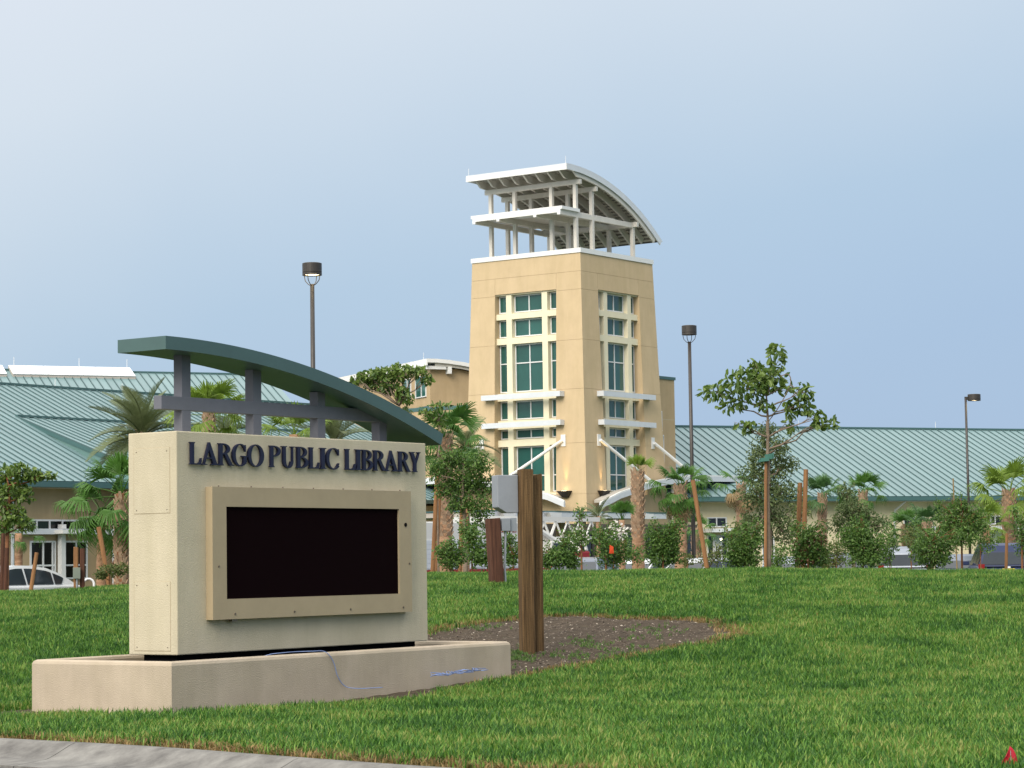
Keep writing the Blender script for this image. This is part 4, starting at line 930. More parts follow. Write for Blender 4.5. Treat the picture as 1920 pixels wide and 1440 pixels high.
def tree(name, px, d, label, cat, trunk, crown, leaf, group=None, bark=BARK, r0=.06, seed=1, droop=.35, sprig=0, dz=0., branches=True, bare_extra=()):
    """trunk: list of (px, py); crown: list of (px, py, rx_px, ry_px, n) in the plane at distance d, spread in depth"""
    rr = random.Random(seed); r = np.random.default_rng(seed); base = gpos(px, d, dz-.05)
    o = empty(name, base, 0, label, cat, group); L, Wd, m = leaf
    loc = lambda x, y, dd=0: at(x, y, d+dd)-base
    tp = [Vector((0, 0, 0))]+[loc(*q) for q in trunk]
    mb = MB(); n = len(tp)
    sp = smooth_path(tp, 4); mb.tube(sp, [r0*(1-.72*i/(len(sp)-1)) for i in range(len(sp))], 8)
    blobs = []; pm = F_PX/d
    for (cx, cy, rx, ry, k) in crown:
        dd = rr.uniform(-.55, .55)*max(rx, 30)/pm; c = loc(cx, cy, dd); blobs.append((c, (rx/pm, rx/pm*.9, ry/pm), k))
        if branches:
            j = min(range(len(sp)), key=lambda q: abs(sp[q].z-(c.z-.55*(c-sp[-1]).length*.6))) if n > 1 else 0
            j = max(j, len(sp)//3); w = wiggle(sp[j], c, 5, .07, rr); mb.tube(w, [r0*.42*(1-.75*i/5) for i in range(6)], 6)
            for q in range(3):
                e = c+Vector((rr.uniform(-1, 1)*rx/pm, rr.uniform(-1, 1)*rx/pm, rr.uniform(-.6, 1)*ry/pm))*.75
                mb.tube(wiggle(w[3], e, 3, .08, rr), [r0*.18, r0*.14, r0*.1, r0*.06], 5)
    for path in bare_extra: mb.tube(smooth_path([loc(*q) for q in path], 4), r0*.2, 5)
    mb.build('trunk', bark, o, smooth=True)
    foliage('crown', blobs, L, Wd, m, o, droop, seed, sprig)
    return o
MAG = (.19, .085, LEAF_MAG); OAK = (.085, .042, LEAF_OAK); SHR = (.066, .034, LEAF_SHR); YEL = (.10, .05, LEAF_YEL)
# broad-leaved sapling right of the tower, strapped to a stake
mg = tree('broadleaf_tree', 1441, 52, 'slender broad-leaved young tree with an open spreading crown, staked on the crest', 'tree', [(1439, 900), (1440, 800), (1437, 742)],
  [(1396, 722, 50, 36, 198), (1342, 737, 33, 20, 70), (1372, 762, 31, 16, 52), (1427, 712, 33, 31, 105), (1456, 665, 21, 26, 63), (1452, 702, 26, 24, 58), (1470, 728, 24, 16, 32), (1432, 762, 24, 14, 30), (1393, 797, 24, 10, 25), (1398, 806, 11, 14, 9), (1482, 762, 17, 14, 23),
   (1507, 735, 20, 21, 46), (1507, 762, 24, 22, 70), (1535, 782, 16, 14, 30), (1555, 795, 19, 14, 30), (1482, 796, 15, 19, 30), (1530, 797, 8, 10, 11), (1412, 690, 20, 16, 35)],
  (.175, .078, LEAF_MAG), bark=BARK, r0=.055, seed=21, droop=.75, bare_extra=[[(1441, 790), (1462, 760), (1482, 720), (1478, 702), (1463, 706)], [(1482, 722), (1492, 728), (1505, 735)]])
MB().tube([at(1435.5, 1068, 51.9)-mg.location, at(1436, 855, 51.9)-mg.location], .035, 7).build('stake', STAKEW, mg)
st = MB()
for k, (x, y, rx, ry) in enumerate(((1433, 862, 9, 4), (1440, 857, 8, 6), (1446, 855, 5, 5), (1426, 864, 4, 2.5))):
    c = at(x, y, 51.85+.03*k)-mg.location; q = 52/F_PX
    st.hexa([c+Vector((-rx*q, -.06, -ry*q)), c+Vector((rx*q, -.08, -ry*.6*q)), c+Vector((rx*.8*q, .06, -ry*.8*q)), c+Vector((-rx*.8*q, .08, -ry*q))], [c+Vector((-rx*.7*q, -.04, ry*.8*q)), c+Vector((rx*.9*q, -.06, ry*q)), c+Vector((rx*.7*q, .05, ry*.9*q)), c+Vector((-rx*.9*q, .06, ry*.5*q))])
st.build('tie_strap', TAPEG, mg)
tree('oak_tree', 1443, 62, 'fine-leaved grey green oak in a tall loose cone behind the slender staked tree', 'tree', [(1442, 960), (1440, 850), (1438, 790)],
  [(1438, 812, 22, 20, 380), (1432, 850, 34, 24, 700), (1465, 838, 22, 18, 260), (1428, 888, 44, 28, 1000), (1474, 872, 26, 20, 420), (1425, 930, 42, 30, 1000), (1468, 920, 30, 26, 560), (1420, 975, 36, 26, 520), (1462, 975, 34, 26, 520), (1400, 1000, 18, 14, 160), (1472, 1010, 26, 24, 280)], OAK, r0=.09, seed=22, sprig=7)
# tree at the far left edge, trees behind and beside the sign
tree('broadleaf_tree', 12, 55, 'young broad-leaved tree in front of the left wing at the left edge', 'tree', [(14, 1000), (18, 930), (14, 900)],
  [(10, 890, 26, 20, 150), (38, 885, 24, 18, 120), (62, 892, 18, 16, 80), (85, 892, 14, 8, 40), (25, 920, 30, 20, 150), (5, 945, 22, 22, 110), (45, 930, 22, 18, 90), (30, 965, 24, 20, 110), (48, 985, 18, 14, 60), (8, 985, 16, 16, 60), (100, 893, 9, 5, 14)], (.15, .072, LEAF_MAG), bark=BARKR, r0=.06, seed=23, droop=.6)
tree('broadleaf_tree', 752, 72, 'broad-leaved tree rising behind the right part of the sign canopy', 'tree', [(752, 900), (757, 800), (748, 760)],
  [(690, 706, 22, 14, 110), (720, 703, 26, 16, 150), (752, 698, 26, 18, 150), (782, 698, 18, 14, 60), (800, 712, 13, 12, 36), (735, 728, 28, 16, 130), (700, 722, 18, 12, 70), (758, 745, 18, 20, 90), (760, 775, 12, 14, 36), (668, 712, 12, 9, 30)], (.19, .085, LEAF_MAG), r0=.08, seed=24, droop=.7)
tree('broadleaf_tree', 822, 66, 'thin broad-leaved sapling with sparse sprigs by the sign canopy tip', 'tree', [(820, 900), (824, 830), (822, 790)],
  [(820, 762, 18, 10, 32), (842, 760, 9, 6, 9), (808, 780, 11, 8, 14), (825, 788, 16, 10, 32), (800, 772, 10, 6, 10), (828, 806, 12, 12, 22), (790, 775, 6, 5, 6)], (.17, .075, LEAF_MAG), r0=.035, seed=25, droop=.7)
tree('oak_tree', 872, 64, 'dense green oak between the sign and the timber service posts', 'tree', [(872, 1000), (868, 920), (870, 860)],
  [(850, 860, 30, 20, 700), (895, 870, 28, 24, 700), (825, 875, 24, 22, 480), (872, 905, 40, 30, 1300), (910, 910, 24, 26, 520), (835, 915, 26, 22, 450), (895, 950, 30, 24, 620), (862, 945, 26, 22, 440), (905, 975, 18, 16, 180), (815, 890, 14, 18, 160)], (.085, .042, LEAF_SHR), r0=.07, seed=26, sprig=6)
# bushes along the back of the crest
BUSH = [
 (1048, 54, [(1045, 1045, 26, 17, 520), (1030, 1054, 20, 13, 300), (1064, 1040, 20, 20, 380), (1060, 1014, 13, 14, 90), (1072, 1054, 16, 12, 220)], 'bushy green shrub just right of the tall timber posts', SHR, 31, False),
 (1136, 55, [(1142, 1024, 22, 20, 300), (1126, 1014, 16, 14, 130), (1165, 1036, 18, 18, 240), (1145, 1052, 24, 12, 240), (1136, 1000, 11, 9, 45)], 'spreading shrub with an orange ribbon tied on it, second from the timber posts', (.068, .034, LEAF_SHR), 32, True),
 (1243, 54, [(1243, 1020, 26, 26, 620), (1228, 1010, 20, 24, 360), (1262, 1005, 20, 24, 360), (1240, 1045, 30, 18, 560), (1262, 1040, 18, 18, 260)], 'rounded dense shrub left of the tall lamp post', SHR, 33, False),
 (1396, 54, [(1396, 1030, 32, 26, 800), (1380, 1010, 22, 20, 360), (1415, 1008, 20, 24, 360), (1396, 1052, 36, 14, 560), (1375, 1040, 16, 18, 260)], 'dense dark shrub at the foot of the slender staked tree', SHR, 34, False),
 (1515, 55, [(1515, 1025, 28, 30, 620), (1500, 1040, 20, 20, 360), (1535, 1035, 20, 24, 360), (1515, 1000, 20, 18, 240), (1520, 1055, 30, 12, 330)], 'shrub with reddish young leaves below the pair of timber stakes', (.068, .034, LEAF_SHR), 35, True),
 (1618, 54, [(1618, 1020, 32, 28, 760), (1595, 1010, 24, 24, 400), (1642, 1030, 22, 26, 420), (1620, 1050, 36, 14, 560), (1615, 990, 22, 18, 260)], 'big glossy green shrub left of the slate grey car', SHR, 36, False),
 (1748, 55, [(1748, 1015, 28, 30, 640), (1730, 1035, 22, 22, 380), (1770, 1030, 22, 26, 400), (1750, 1050, 28, 14, 420)], 'dark upright shrub right of the slate grey car', SHR, 37, False),
 (1803, 56, [(1800, 985, 30, 22, 620), (1780, 965, 22, 18, 280), (1825, 970, 24, 20, 340), (1800, 1010, 30, 18, 440), (1840, 985, 16, 14, 140), (1770, 990, 16, 14, 150), (1795, 950, 20, 14, 180)], 'wide-crowned shrub on a thin stem in front of the far lamp post', (.068, .034, LEAF_SHR), 38, False),
 (1916, 55, [(1918, 990, 18, 26, 330), (1925, 1020, 20, 24, 330)], 'dark shrub cut by the right edge of the view', SHR, 39, False),
 (845, 56, [(845, 1050, 24, 18, 420), (830, 1035, 16, 16, 200), (860, 1040, 16, 16, 200)], 'low shrub behind the grass right of the sign', SHR, 40, False),
 (885, 57, [(888, 1020, 22, 24, 300), (900, 1045, 22, 18, 300), (878, 1000, 14, 14, 120)], 'open shrub before the white frame of the fire truck', (.09, .045, LEAF_SHR), 41, False),
 (962, 57, [(960, 1045, 16, 18, 240), (956, 1020, 12, 14, 110)], 'small shrub between the two timber service posts', (.08, .04, LEAF_SHR), 42, False),
 (1090, 58, [(1087, 985, 5, 20, 40), (1085, 1012, 11, 12, 70)], 'thin whippy green sapling before the ladder of the fire truck', (.08, .04, LEAF_SHR), 43, False),
]
for px, d, cr_, lab, lf_, sd_, red in BUSH:
    rs_ = random.Random(sd_*7); cr_ = [(x, y, rx*1.1, ry*1.1, int(n_*1.55)) for x, y, rx, ry, n_ in cr_]; cr_ += [(x+rs_.uniform(-1, 1)*rx, y-ry*rs_.uniform(.5, 1.25), rs_.uniform(4, 8), rs_.uniform(5, 13), rs_.randint(26, 60)) for x, y, rx, ry, n_ in cr_ for q in range(2)]
    t = tree('shrub', px, d, lab, 'shrub', [(px, cr_[0][1]+20), (px, cr_[0][1])], cr_, lf_, 'shrubs along the crest of the lawn', BARKR, .03, sd_, .15, 4)
    if sd_ == 35: foliage('red_leaves', [(at(x, y, d)-t.location, (.3, .3, .3), 60) for x, y in ((1505, 1020), (1528, 1010), (1515, 1045))], .08, .04, LEAF_RED, t, .2, 99)
    if sd_ == 32:
        rb = MB(); c = at(1146, 1029, d-.7)-t.location
        for k in range(3): rb.hexa([c+Vector((-.05+.03*k, 0, -.10+.03*k)), c+Vector((.02+.02*k, .02, -.11)), c+Vector((.02, .06, -.1)), c+Vector((-.04, .05, -.08))], [c+Vector((-.03, 0, .03+.03*k)), c+Vector((.05, .01, .04)), c+Vector((.04, .05, .05)), c+Vector((-.03, .04, .06))])
        rb.build('ribbon', ORANGE, t)
tree('oak_tree', 1600, 63, 'olive grey oak behind the big glossy shrub with palms showing over it', 'tree', [(1600, 1020), (1600, 960)],
  [(1600, 955, 30, 22, 700), (1580, 985, 28, 24, 560), (1628, 975, 26, 24, 560), (1590, 925, 18, 16, 260), (1605, 1010, 34, 22, 500), (1650, 985, 16, 16, 180)], OAK, r0=.07, seed=51, sprig=6)
tree('oak_tree', 1400, 70, 'pale loose oak foliage left behind the tall cone-shaped oak', 'tree', [(1400, 1020), (1402, 980)], [(1398, 985, 22, 18, 260), (1378, 1000, 14, 14, 120), (1500, 960, 22, 20, 240), (1490, 990, 22, 18, 240)], YEL, r0=.05, seed=52, sprig=5)
# white-flowered shrubs in front of the fire truck
for px, d, pts, lab, sd_ in ((1075, 70, [(1080, 1000), (1094, 1012), (1070, 1018), (1086, 1026)], 'white-blossomed shrub in front of the fire truck ladder', 61), (1150, 70, [(1155, 992), (1170, 1000), (1140, 1004), (1160, 1010)], 'white-blossomed shrub below the ladder tip of the fire truck', 62)):
    t = tree('flowering_shrub', px, d, lab, 'shrub', [(px, 1030)], [(x, y, 14, 12, 90) for x, y in pts], (.10, .05, LEAF_SHR), 'white-flowered shrubs by the fire truck', BARKR, .03, sd_, .15)
    foliage('blossoms', [(at(x, y-4, d-.3)-t.location, (.24, .24, .2), 26) for x, y in pts], .085, .075, FLOWER, t, .1, sd_)
t = tree('red_shrub', 232, 66, 'dark red leaved shrub against the left wing beside the sign', 'shrub', [(232, 1040)], [(232, 1030, 14, 26, 260), (226, 1055, 16, 20, 240), (236, 995, 9, 18, 110)], (.12, .05, LEAF_RED), None, BARKR, .03, 63, .5)
t = tree('shrub', 205, 58, 'low bright green shrub at the foot of the leaning palm prop', 'shrub', [(205, 1075)], [(205, 1070, 24, 14, 260), (228, 1068, 16, 14, 160), (188, 1078, 14, 9, 110)], (.08, .04, LEAF_YEL), None, BARKR, .03, 64, .2)

FILL = [(1330, 62, [(1330, 1050, 26, 18, 300), (1345, 1035, 16, 16, 160)], 'low shrub beside the leaning prop of the tall lamp post', 44), (1462, 60, [(1465, 1040, 20, 22, 320), (1452, 1055, 18, 14, 220)], 'small shrub right of the slender staked tree trunk', 45),
 (1568, 60, [(1570, 1035, 24, 26, 480), (1560, 1055, 26, 14, 330)], 'mid green shrub between the reddish shrub and the big glossy shrub', 46), (1668, 60, [(1668, 1015, 24, 30, 480), (1655, 1045, 20, 18, 300)], 'loose shrub on the right flank of the big glossy shrub', 47),
 (1708, 62, [(1712, 1005, 24, 22, 380), (1722, 1025, 18, 18, 220)], 'pale green shrub above the silver grey wagon', 48), (1838, 60, [(1840, 1000, 20, 22, 300), (1852, 1020, 18, 16, 200)], 'shrub left of the dark blue wagon', 49), (1195, 60, [(1190, 1042, 22, 18, 320)], 'low shrub at the foot of the stout palm', 53), (1288, 63, [(1290, 1050, 18, 16, 220)], 'low shrub at the foot of the tall lamp post', 54)]
for px, d, cr_, lab, sd_ in FILL: tree('shrub', px, d, lab, 'shrub', [(px, cr_[0][1]+15)], cr_, (.07, .036, LEAF_SHR if sd_ % 2 else LEAF_YEL), 'shrubs along the crest of the lawn', BARKR, .025, sd_, .15, 4)
def weeds():
    r = np.random.default_rng(5); V = []; Fc = []; tn = []; o = 0
    for cx, cy, sx, sy, n in ((1.05, 35.2, .16, .4, 26), (1.5, 34.3, .4, .3, 34), (1.9, 35.6, .3, .25, 14), (.05, 33.3, .12, .5, 60), (.9, 33.4, .25, .3, 40), (-.6, 37.0, .3, .25, 30), (2.2, 36.6, .4, .4, 25)):
        P = np.c_[r.normal(cx, sx, n), r.normal(cy, sy, n), np.zeros(n)]; P = np.repeat(P, 6, 0)+r.normal(size=(n*6, 3))*.02; P[:, 2] = lawn_z(P[:, 0], P[:, 1])+.03+r.random(len(P))*.03
        D = r.normal(size=P.shape); D[:, 2] = np.abs(D[:, 2])+.8; v, f = leaves_np(P, D, .06, .012, r=r); V.append(v); Fc.append(f+o); o += len(v); tn.append(np.repeat(r.random(len(P)), 4))
    tag(link('weeds', from_np('weeds', np.concatenate(V), np.concatenate(Fc), LEAF_SHR, np.concatenate(tn))), kind='stuff')
weeds()

# ---- palms: every frond is a part
def fan_mesh(seed, L=.62, pet=.75, n=26, droop=.35, spread=105, w=.05):
    r = random.Random(seed); mb = MB(); mb.tube([(0, 0, 0), (pet*.5, 0, .03), (pet, 0, 0)], [.018, .013, .009], 5)
    for i in range(n):
        a = R(-spread+2*spread*i/(n-1)+r.uniform(-2, 2)); l = L*(1-.22*abs(i/(n-1)-.5)*2)*r.uniform(.9, 1.08); c, s_ = math.cos(a), math.sin(a)
        z0 = .05*math.cos(a*.8); dr = droop*r.uniform(.6, 1.4)
        p0 = Vector((pet, 0, 0)); p1 = p0+Vector((c*l*.5, s_*l*.5, z0)); p2 = p0+Vector((c*l*.85, s_*l*.85, z0-dr*l*.35)); p3 = p0+Vector((c*l*(1-.25*dr), s_*l*(1-.25*dr), z0-dr*l*.85))
        sd = Vector((-s_, c, 0))*w*.5; up_ = Vector((0, 0, w*.35))
        vs = [p0-sd*.3, p0+sd*.3, p1-sd+up_*0, p1+sd, p2-sd*.6, p2+sd*.6, p3, p1+up_]
        mb.add(vs, [[0, 7, 2], [0, 1, 3, 7][:3], [0, 3, 7], [2, 7, 4], [7, 5, 4], [7, 3, 5], [4, 5, 6]])
    return mb
def pin_mesh(seed, L=2.1, n=52, droop=.5, ll=.44):
    r = random.Random(seed); mb = MB(); pts = []
    for i in range(9): t = i/8; pts.append(Vector((L*t*(1-.15*droop*t), 0, -droop*L*.55*t*t+.12*L*math.sin(t*2.2)*.5)))
    mb.tube(pts, [.03*(1-.8*i/8) for i in range(9)], 5)
    for i in range(n):
        t = .14+.86*i/(n-1); k = min(int(t*8), 7); p = pts[k].lerp(pts[k+1], t*8-k); tg = (pts[k+1]-pts[k]).normalized()
        l = ll*math.sin(math.pi*min(1, .18+t*.80))*1.05*r.uniform(.85, 1.1)+.08
        for sgn in (-1, 1):
            d = (tg*.75+Vector((0, sgn*.75, .30))).normalized(); q = p+d*l+Vector((0, 0, -.08*l)); wv = tg*.015
            mb.add([p-wv, p+wv, p+d*l*.6+wv*.9, q, p+d*l*.6-wv*.9], [[0, 1, 2, 4], [4, 2, 3]])
    return mb
FANS = {}
def fan(matl, kind):
    key = (matl.name, kind)
    if key not in FANS:
        k = [dict(L=.60, pet=.5, droop=.08, spread=75), dict(L=.66, pet=.8, droop=.35), dict(L=.66, pet=.9, droop=.85), dict(L=.6, pet=.8, droop=1.3)][kind]
        FANS[key] = fan_mesh(kind+5, **k).mesh('frond', matl, recalc=False)
    return FANS[key]
def palm(px, d, label, py_crown, trunk_r=.17, fm=FAN_G, n=24, scale=1., tilt=(8, 128), seed=1, lean=0., pin=False, boots=(.35, 1.), dead=0, skew=None, smooth_from=0., group='young cabbage palms', trunk_m=None):
    rr = random.Random(seed); base = gpos(px, d, -.05); top = at(px+lean, py_crown, d)-base
    o = empty('palm_tree', base, 0, label, 'palm tree', group)
    h = top.z; nn = 12; pts = [Vector((top.x*(i/nn)**1.3, 0, h*i/nn)) for i in range(nn+1)]
    MB().tube(pts, [trunk_r*(1.12-.28*(i/nn)+.05*math.sin(i*2.3)) for i in range(nn+1)], 10).build('trunk', trunk_m or PALMT, o, smooth=True)
    if boots:
        mb = MB(); z = h*boots[0]; k = 0
        while z < h*boots[1]:
            for q in range(6):
                a = k*.52+q*math.pi/3; c, s_ = math.cos(a), math.sin(a); i = z/h*nn; p = pts[min(int(i), nn)]
                r0 = trunk_r*(.95-.2*z/h); u = Vector((c, s_, 0)); v = Vector((-s_, c, 0)); b = Vector((p.x, p.y, z)); l = rr.uniform(.16, .30); wd = trunk_r*.42; ln = rr.uniform(.55, 1.0)
                t0 = b+u*(r0*.72); t1 = b+u*(r0*1.05+l*.30*ln)+Vector((0, 0, l)); 
                mb.hexa([t0-v*wd, t0+v*wd, t0+v*wd+u*.04, t0-v*wd+u*.04], [t1-v*wd*.45, t1+v*wd*.45, t1+v*wd*.45+u*.025, t1-v*wd*.45+u*.025])
            z += .10; k += 1
        mb.build('leaf_bases', BOOT, o)
    for i in range(n):
        t = (i+.5)/n; el = tilt[0]+(tilt[1]-tilt[0])*t; az = i*137.5+rr.uniform(-18, 18)      # tilt from straight up
        if skew is not None: az = skew[0]+rr.uniform(-skew[1], skew[1])
        if pin: me_ = PINS[i % 3]
        else: me_ = fan(DRYF if (dead and i >= n-dead) else fm, 0 if el < 30 else 1 if el < 65 else 2 if el < 100 else 3)
        f = link('frond', me_, o, top+Vector((0, 0, -.12*t)), (R(rr.uniform(-25, 25)), R(el-90), R(az)))
        f.rotation_mode = 'XYZ'; s_ = scale*rr.uniform(.85, 1.12); f.scale = (s_, s_, s_)
    return o
PINS = [pin_mesh(3+k, droop=.35+.25*k).mesh('frond', PIN_G, recalc=False) for k in range(3)]
palm(1196, 75, 'stout palm with shaggy upper trunk and a tiny bundled crown in front of the tower', 884, .19, FAN_L, 9, .52, (2, 46), 71, boots=(.50, .99), skew=None)
palm(1276, 74, 'palm with a full drooping green head beside the tall lamp post', 912, .19, FAN_G, 24, .72, (20, 160), 72, boots=(.62, .99), dead=2)
palm(1166, 73, 'thin palm with a tuft of upright spiky fronds left of the stout palm', 975, .10, FAN_G, 11, .60, (3, 38), 73, boots=None)
palm(1893, 90, 'palm with a light green head by the right edge of the view', 925, .26, FAN_L, 18, 1.12, (15, 125), 74, boots=(.45, .99))
palm(834, 74, 'shaggy-trunked palm with a green head beyond the tip of the sign canopy', 822, .23, FAN_G, 22, 1.0, (10, 135), 75, boots=(.42, .99))
palm(868, 80, 'feathery palm leaning over the oak right of the sign', 838, .18, None, 16, .62, (25, 115), 76, pin=True, boots=(.7, .99), lean=6, group='feather palms')
palm(228, 62, 'broad fan palm with a big green head at the left end of the sign', 925, .16, FAN_G, 20, 1.05, (5, 150), 77, boots=(.2, .95), trunk_m=BARKR)
palm(190, 63, 'lower fan palm with drooping fronds left of the sign', 962, .13, FAN_G, 12, .82, (25, 150), 78, boots=None)
palm(268, 82, 'grey green feather palm with long arching fronds over the top of the sign', 815, .24, None, 32, 1.0, (12, 118), 79, pin=True, boots=(.7, .99), group='feather palms')
palm(392, 78, 'lime green fan palm showing between the first two sign posts', 775, .2, FAN_L, 20, 1.05, (5, 140), 80, boots=(.7, .99))
palm(420, 84, 'feather palm half hidden behind the lime green fan palm', 818, .2, None, 14, .8, (30, 105), 81, pin=True, boots=None, group='feather palms')
palm(552, 80, 'green fan palm peeping over the sign between the second and third posts', 815, .2, FAN_L, 18, 1.0, (5, 130), 82, boots=None)
palm(625, 86, 'feather palm peeping over the sign between the third and fourth posts', 830, .2, None, 16, .95, (8, 95), 83, pin=True, boots=None, group='feather palms')
palm(1542, 84, 'fan palm rising over the hedge of shrubs right of the timber stakes', 928, .13, FAN_D, 16, .68, (10, 110), 84, boots=(.5, .98))
palm(1618, 82, 'fan palm with a pointed fresh head above the olive grey oak', 922, .13, FAN_G, 16, .66, (8, 115), 85, boots=(.5, .98))
palm(1700, 84, 'squat fan palm in front of the cream wing window', 992, .16, FAN_G, 18, .72, (10, 120), 86, boots=(.4, .98), trunk_m=BARKR)
palm(1738, 82, 'rounded fan palm right of the squat fan palm', 985, .15, FAN_D, 20, .72, (8, 120), 87, boots=(.5, .98))
palm(1390, 92, 'palm with hanging dry fronds at the end of the winged canopy', 910, .16, FAN_G, 12, .75, (40, 160), 88, boots=(.5, .98), dead=5)
palm(1305, 84, 'small palm behind the tall lamp post with leaning prop', 995, .14, FAN_G, 12, .62, (15, 130), 89, boots=(.4, .98))
palm(1122, 100, 'small feather palm beside the tower foot under the canopy', 968, .12, None, 12, .45, (20, 95), 90, pin=True, boots=None, group='feather palms')
palm(35, 80, 'fan palm behind the young tree at the left edge', 1000, .14, FAN_G, 12, .6, (10, 130), 91, boots=None)
palm(1850, 88, 'light green fan palm behind the wide-crowned shrub', 985, .16, FAN_L, 14, .8, (15, 125), 92, boots=None)

# ---- timber props and stakes
def stake(a, b, d, label, r=.055, m=STAKEW, dd=0.):
    base = gpos(b[0], d); p0 = at(b[0], b[1], d); p0.z = min(p0.z, base.z); p1 = at(a[0], a[1], d+dd)
    o = empty('timber_prop', base, 0, label, 'stake', 'timber props steadying trees')
    MB().tube([p0-base-Vector((0, 0, .1)), p1-base], [r*1.02, r*.95], 9).build('pole', m, o)
    return o
stake((1299, 900), (1334, 1068), 60, 'orange brown prop leaning away from the tall lamp post', .058)
stake((1511, 880), (1502, 1060), 62, 'taller timber stake of the pair above the reddish shrub', .062)
stake((1500, 905), (1491, 1060), 64, 'shorter timber stake of the pair above the reddish shrub', .068)
stake((1888, 1000), (1884, 1072), 58, 'slim timber stake crossing the back of the dark blue car', .038)
stake((185, 988), (214, 1082), 60, 'long orange brown prop leaning under the lower fan palm left of the sign', .06)
stake((69, 1036), (55, 1105), 52, 'short leaning stake before the white car at the left edge', .045)
stake((6, 1000), (2, 1105), 53, 'dark stake beside the young tree at the far left edge', .05, POSTD)
stake((13, 1027), (9, 1105), 52.5, 'short dark stake right of the far left edge of the view', .05, POSTD)
stake((820, 880), (806, 1068), 66, 'reddish prop nearest the sign leaning towards the shaggy palm', .062)
stake((825, 905), (812, 1068), 68, 'second reddish prop from the sign', .062)
stake((867, 950), (858, 1068), 68, 'upright reddish prop under the dense oak', .062)
stake((877, 955), (868, 1068), 70, 'pale thin prop on the right of the props under the oak', .045)
stake((1548, 1035), (1546, 1068), 64, 'dark red stub post between shrubs', .09, POSTD)
stake((1787, 897), (1795, 1050), 70, 'thin pale bamboo cane rising from the wide-crowned shrub', .022, DRYF)

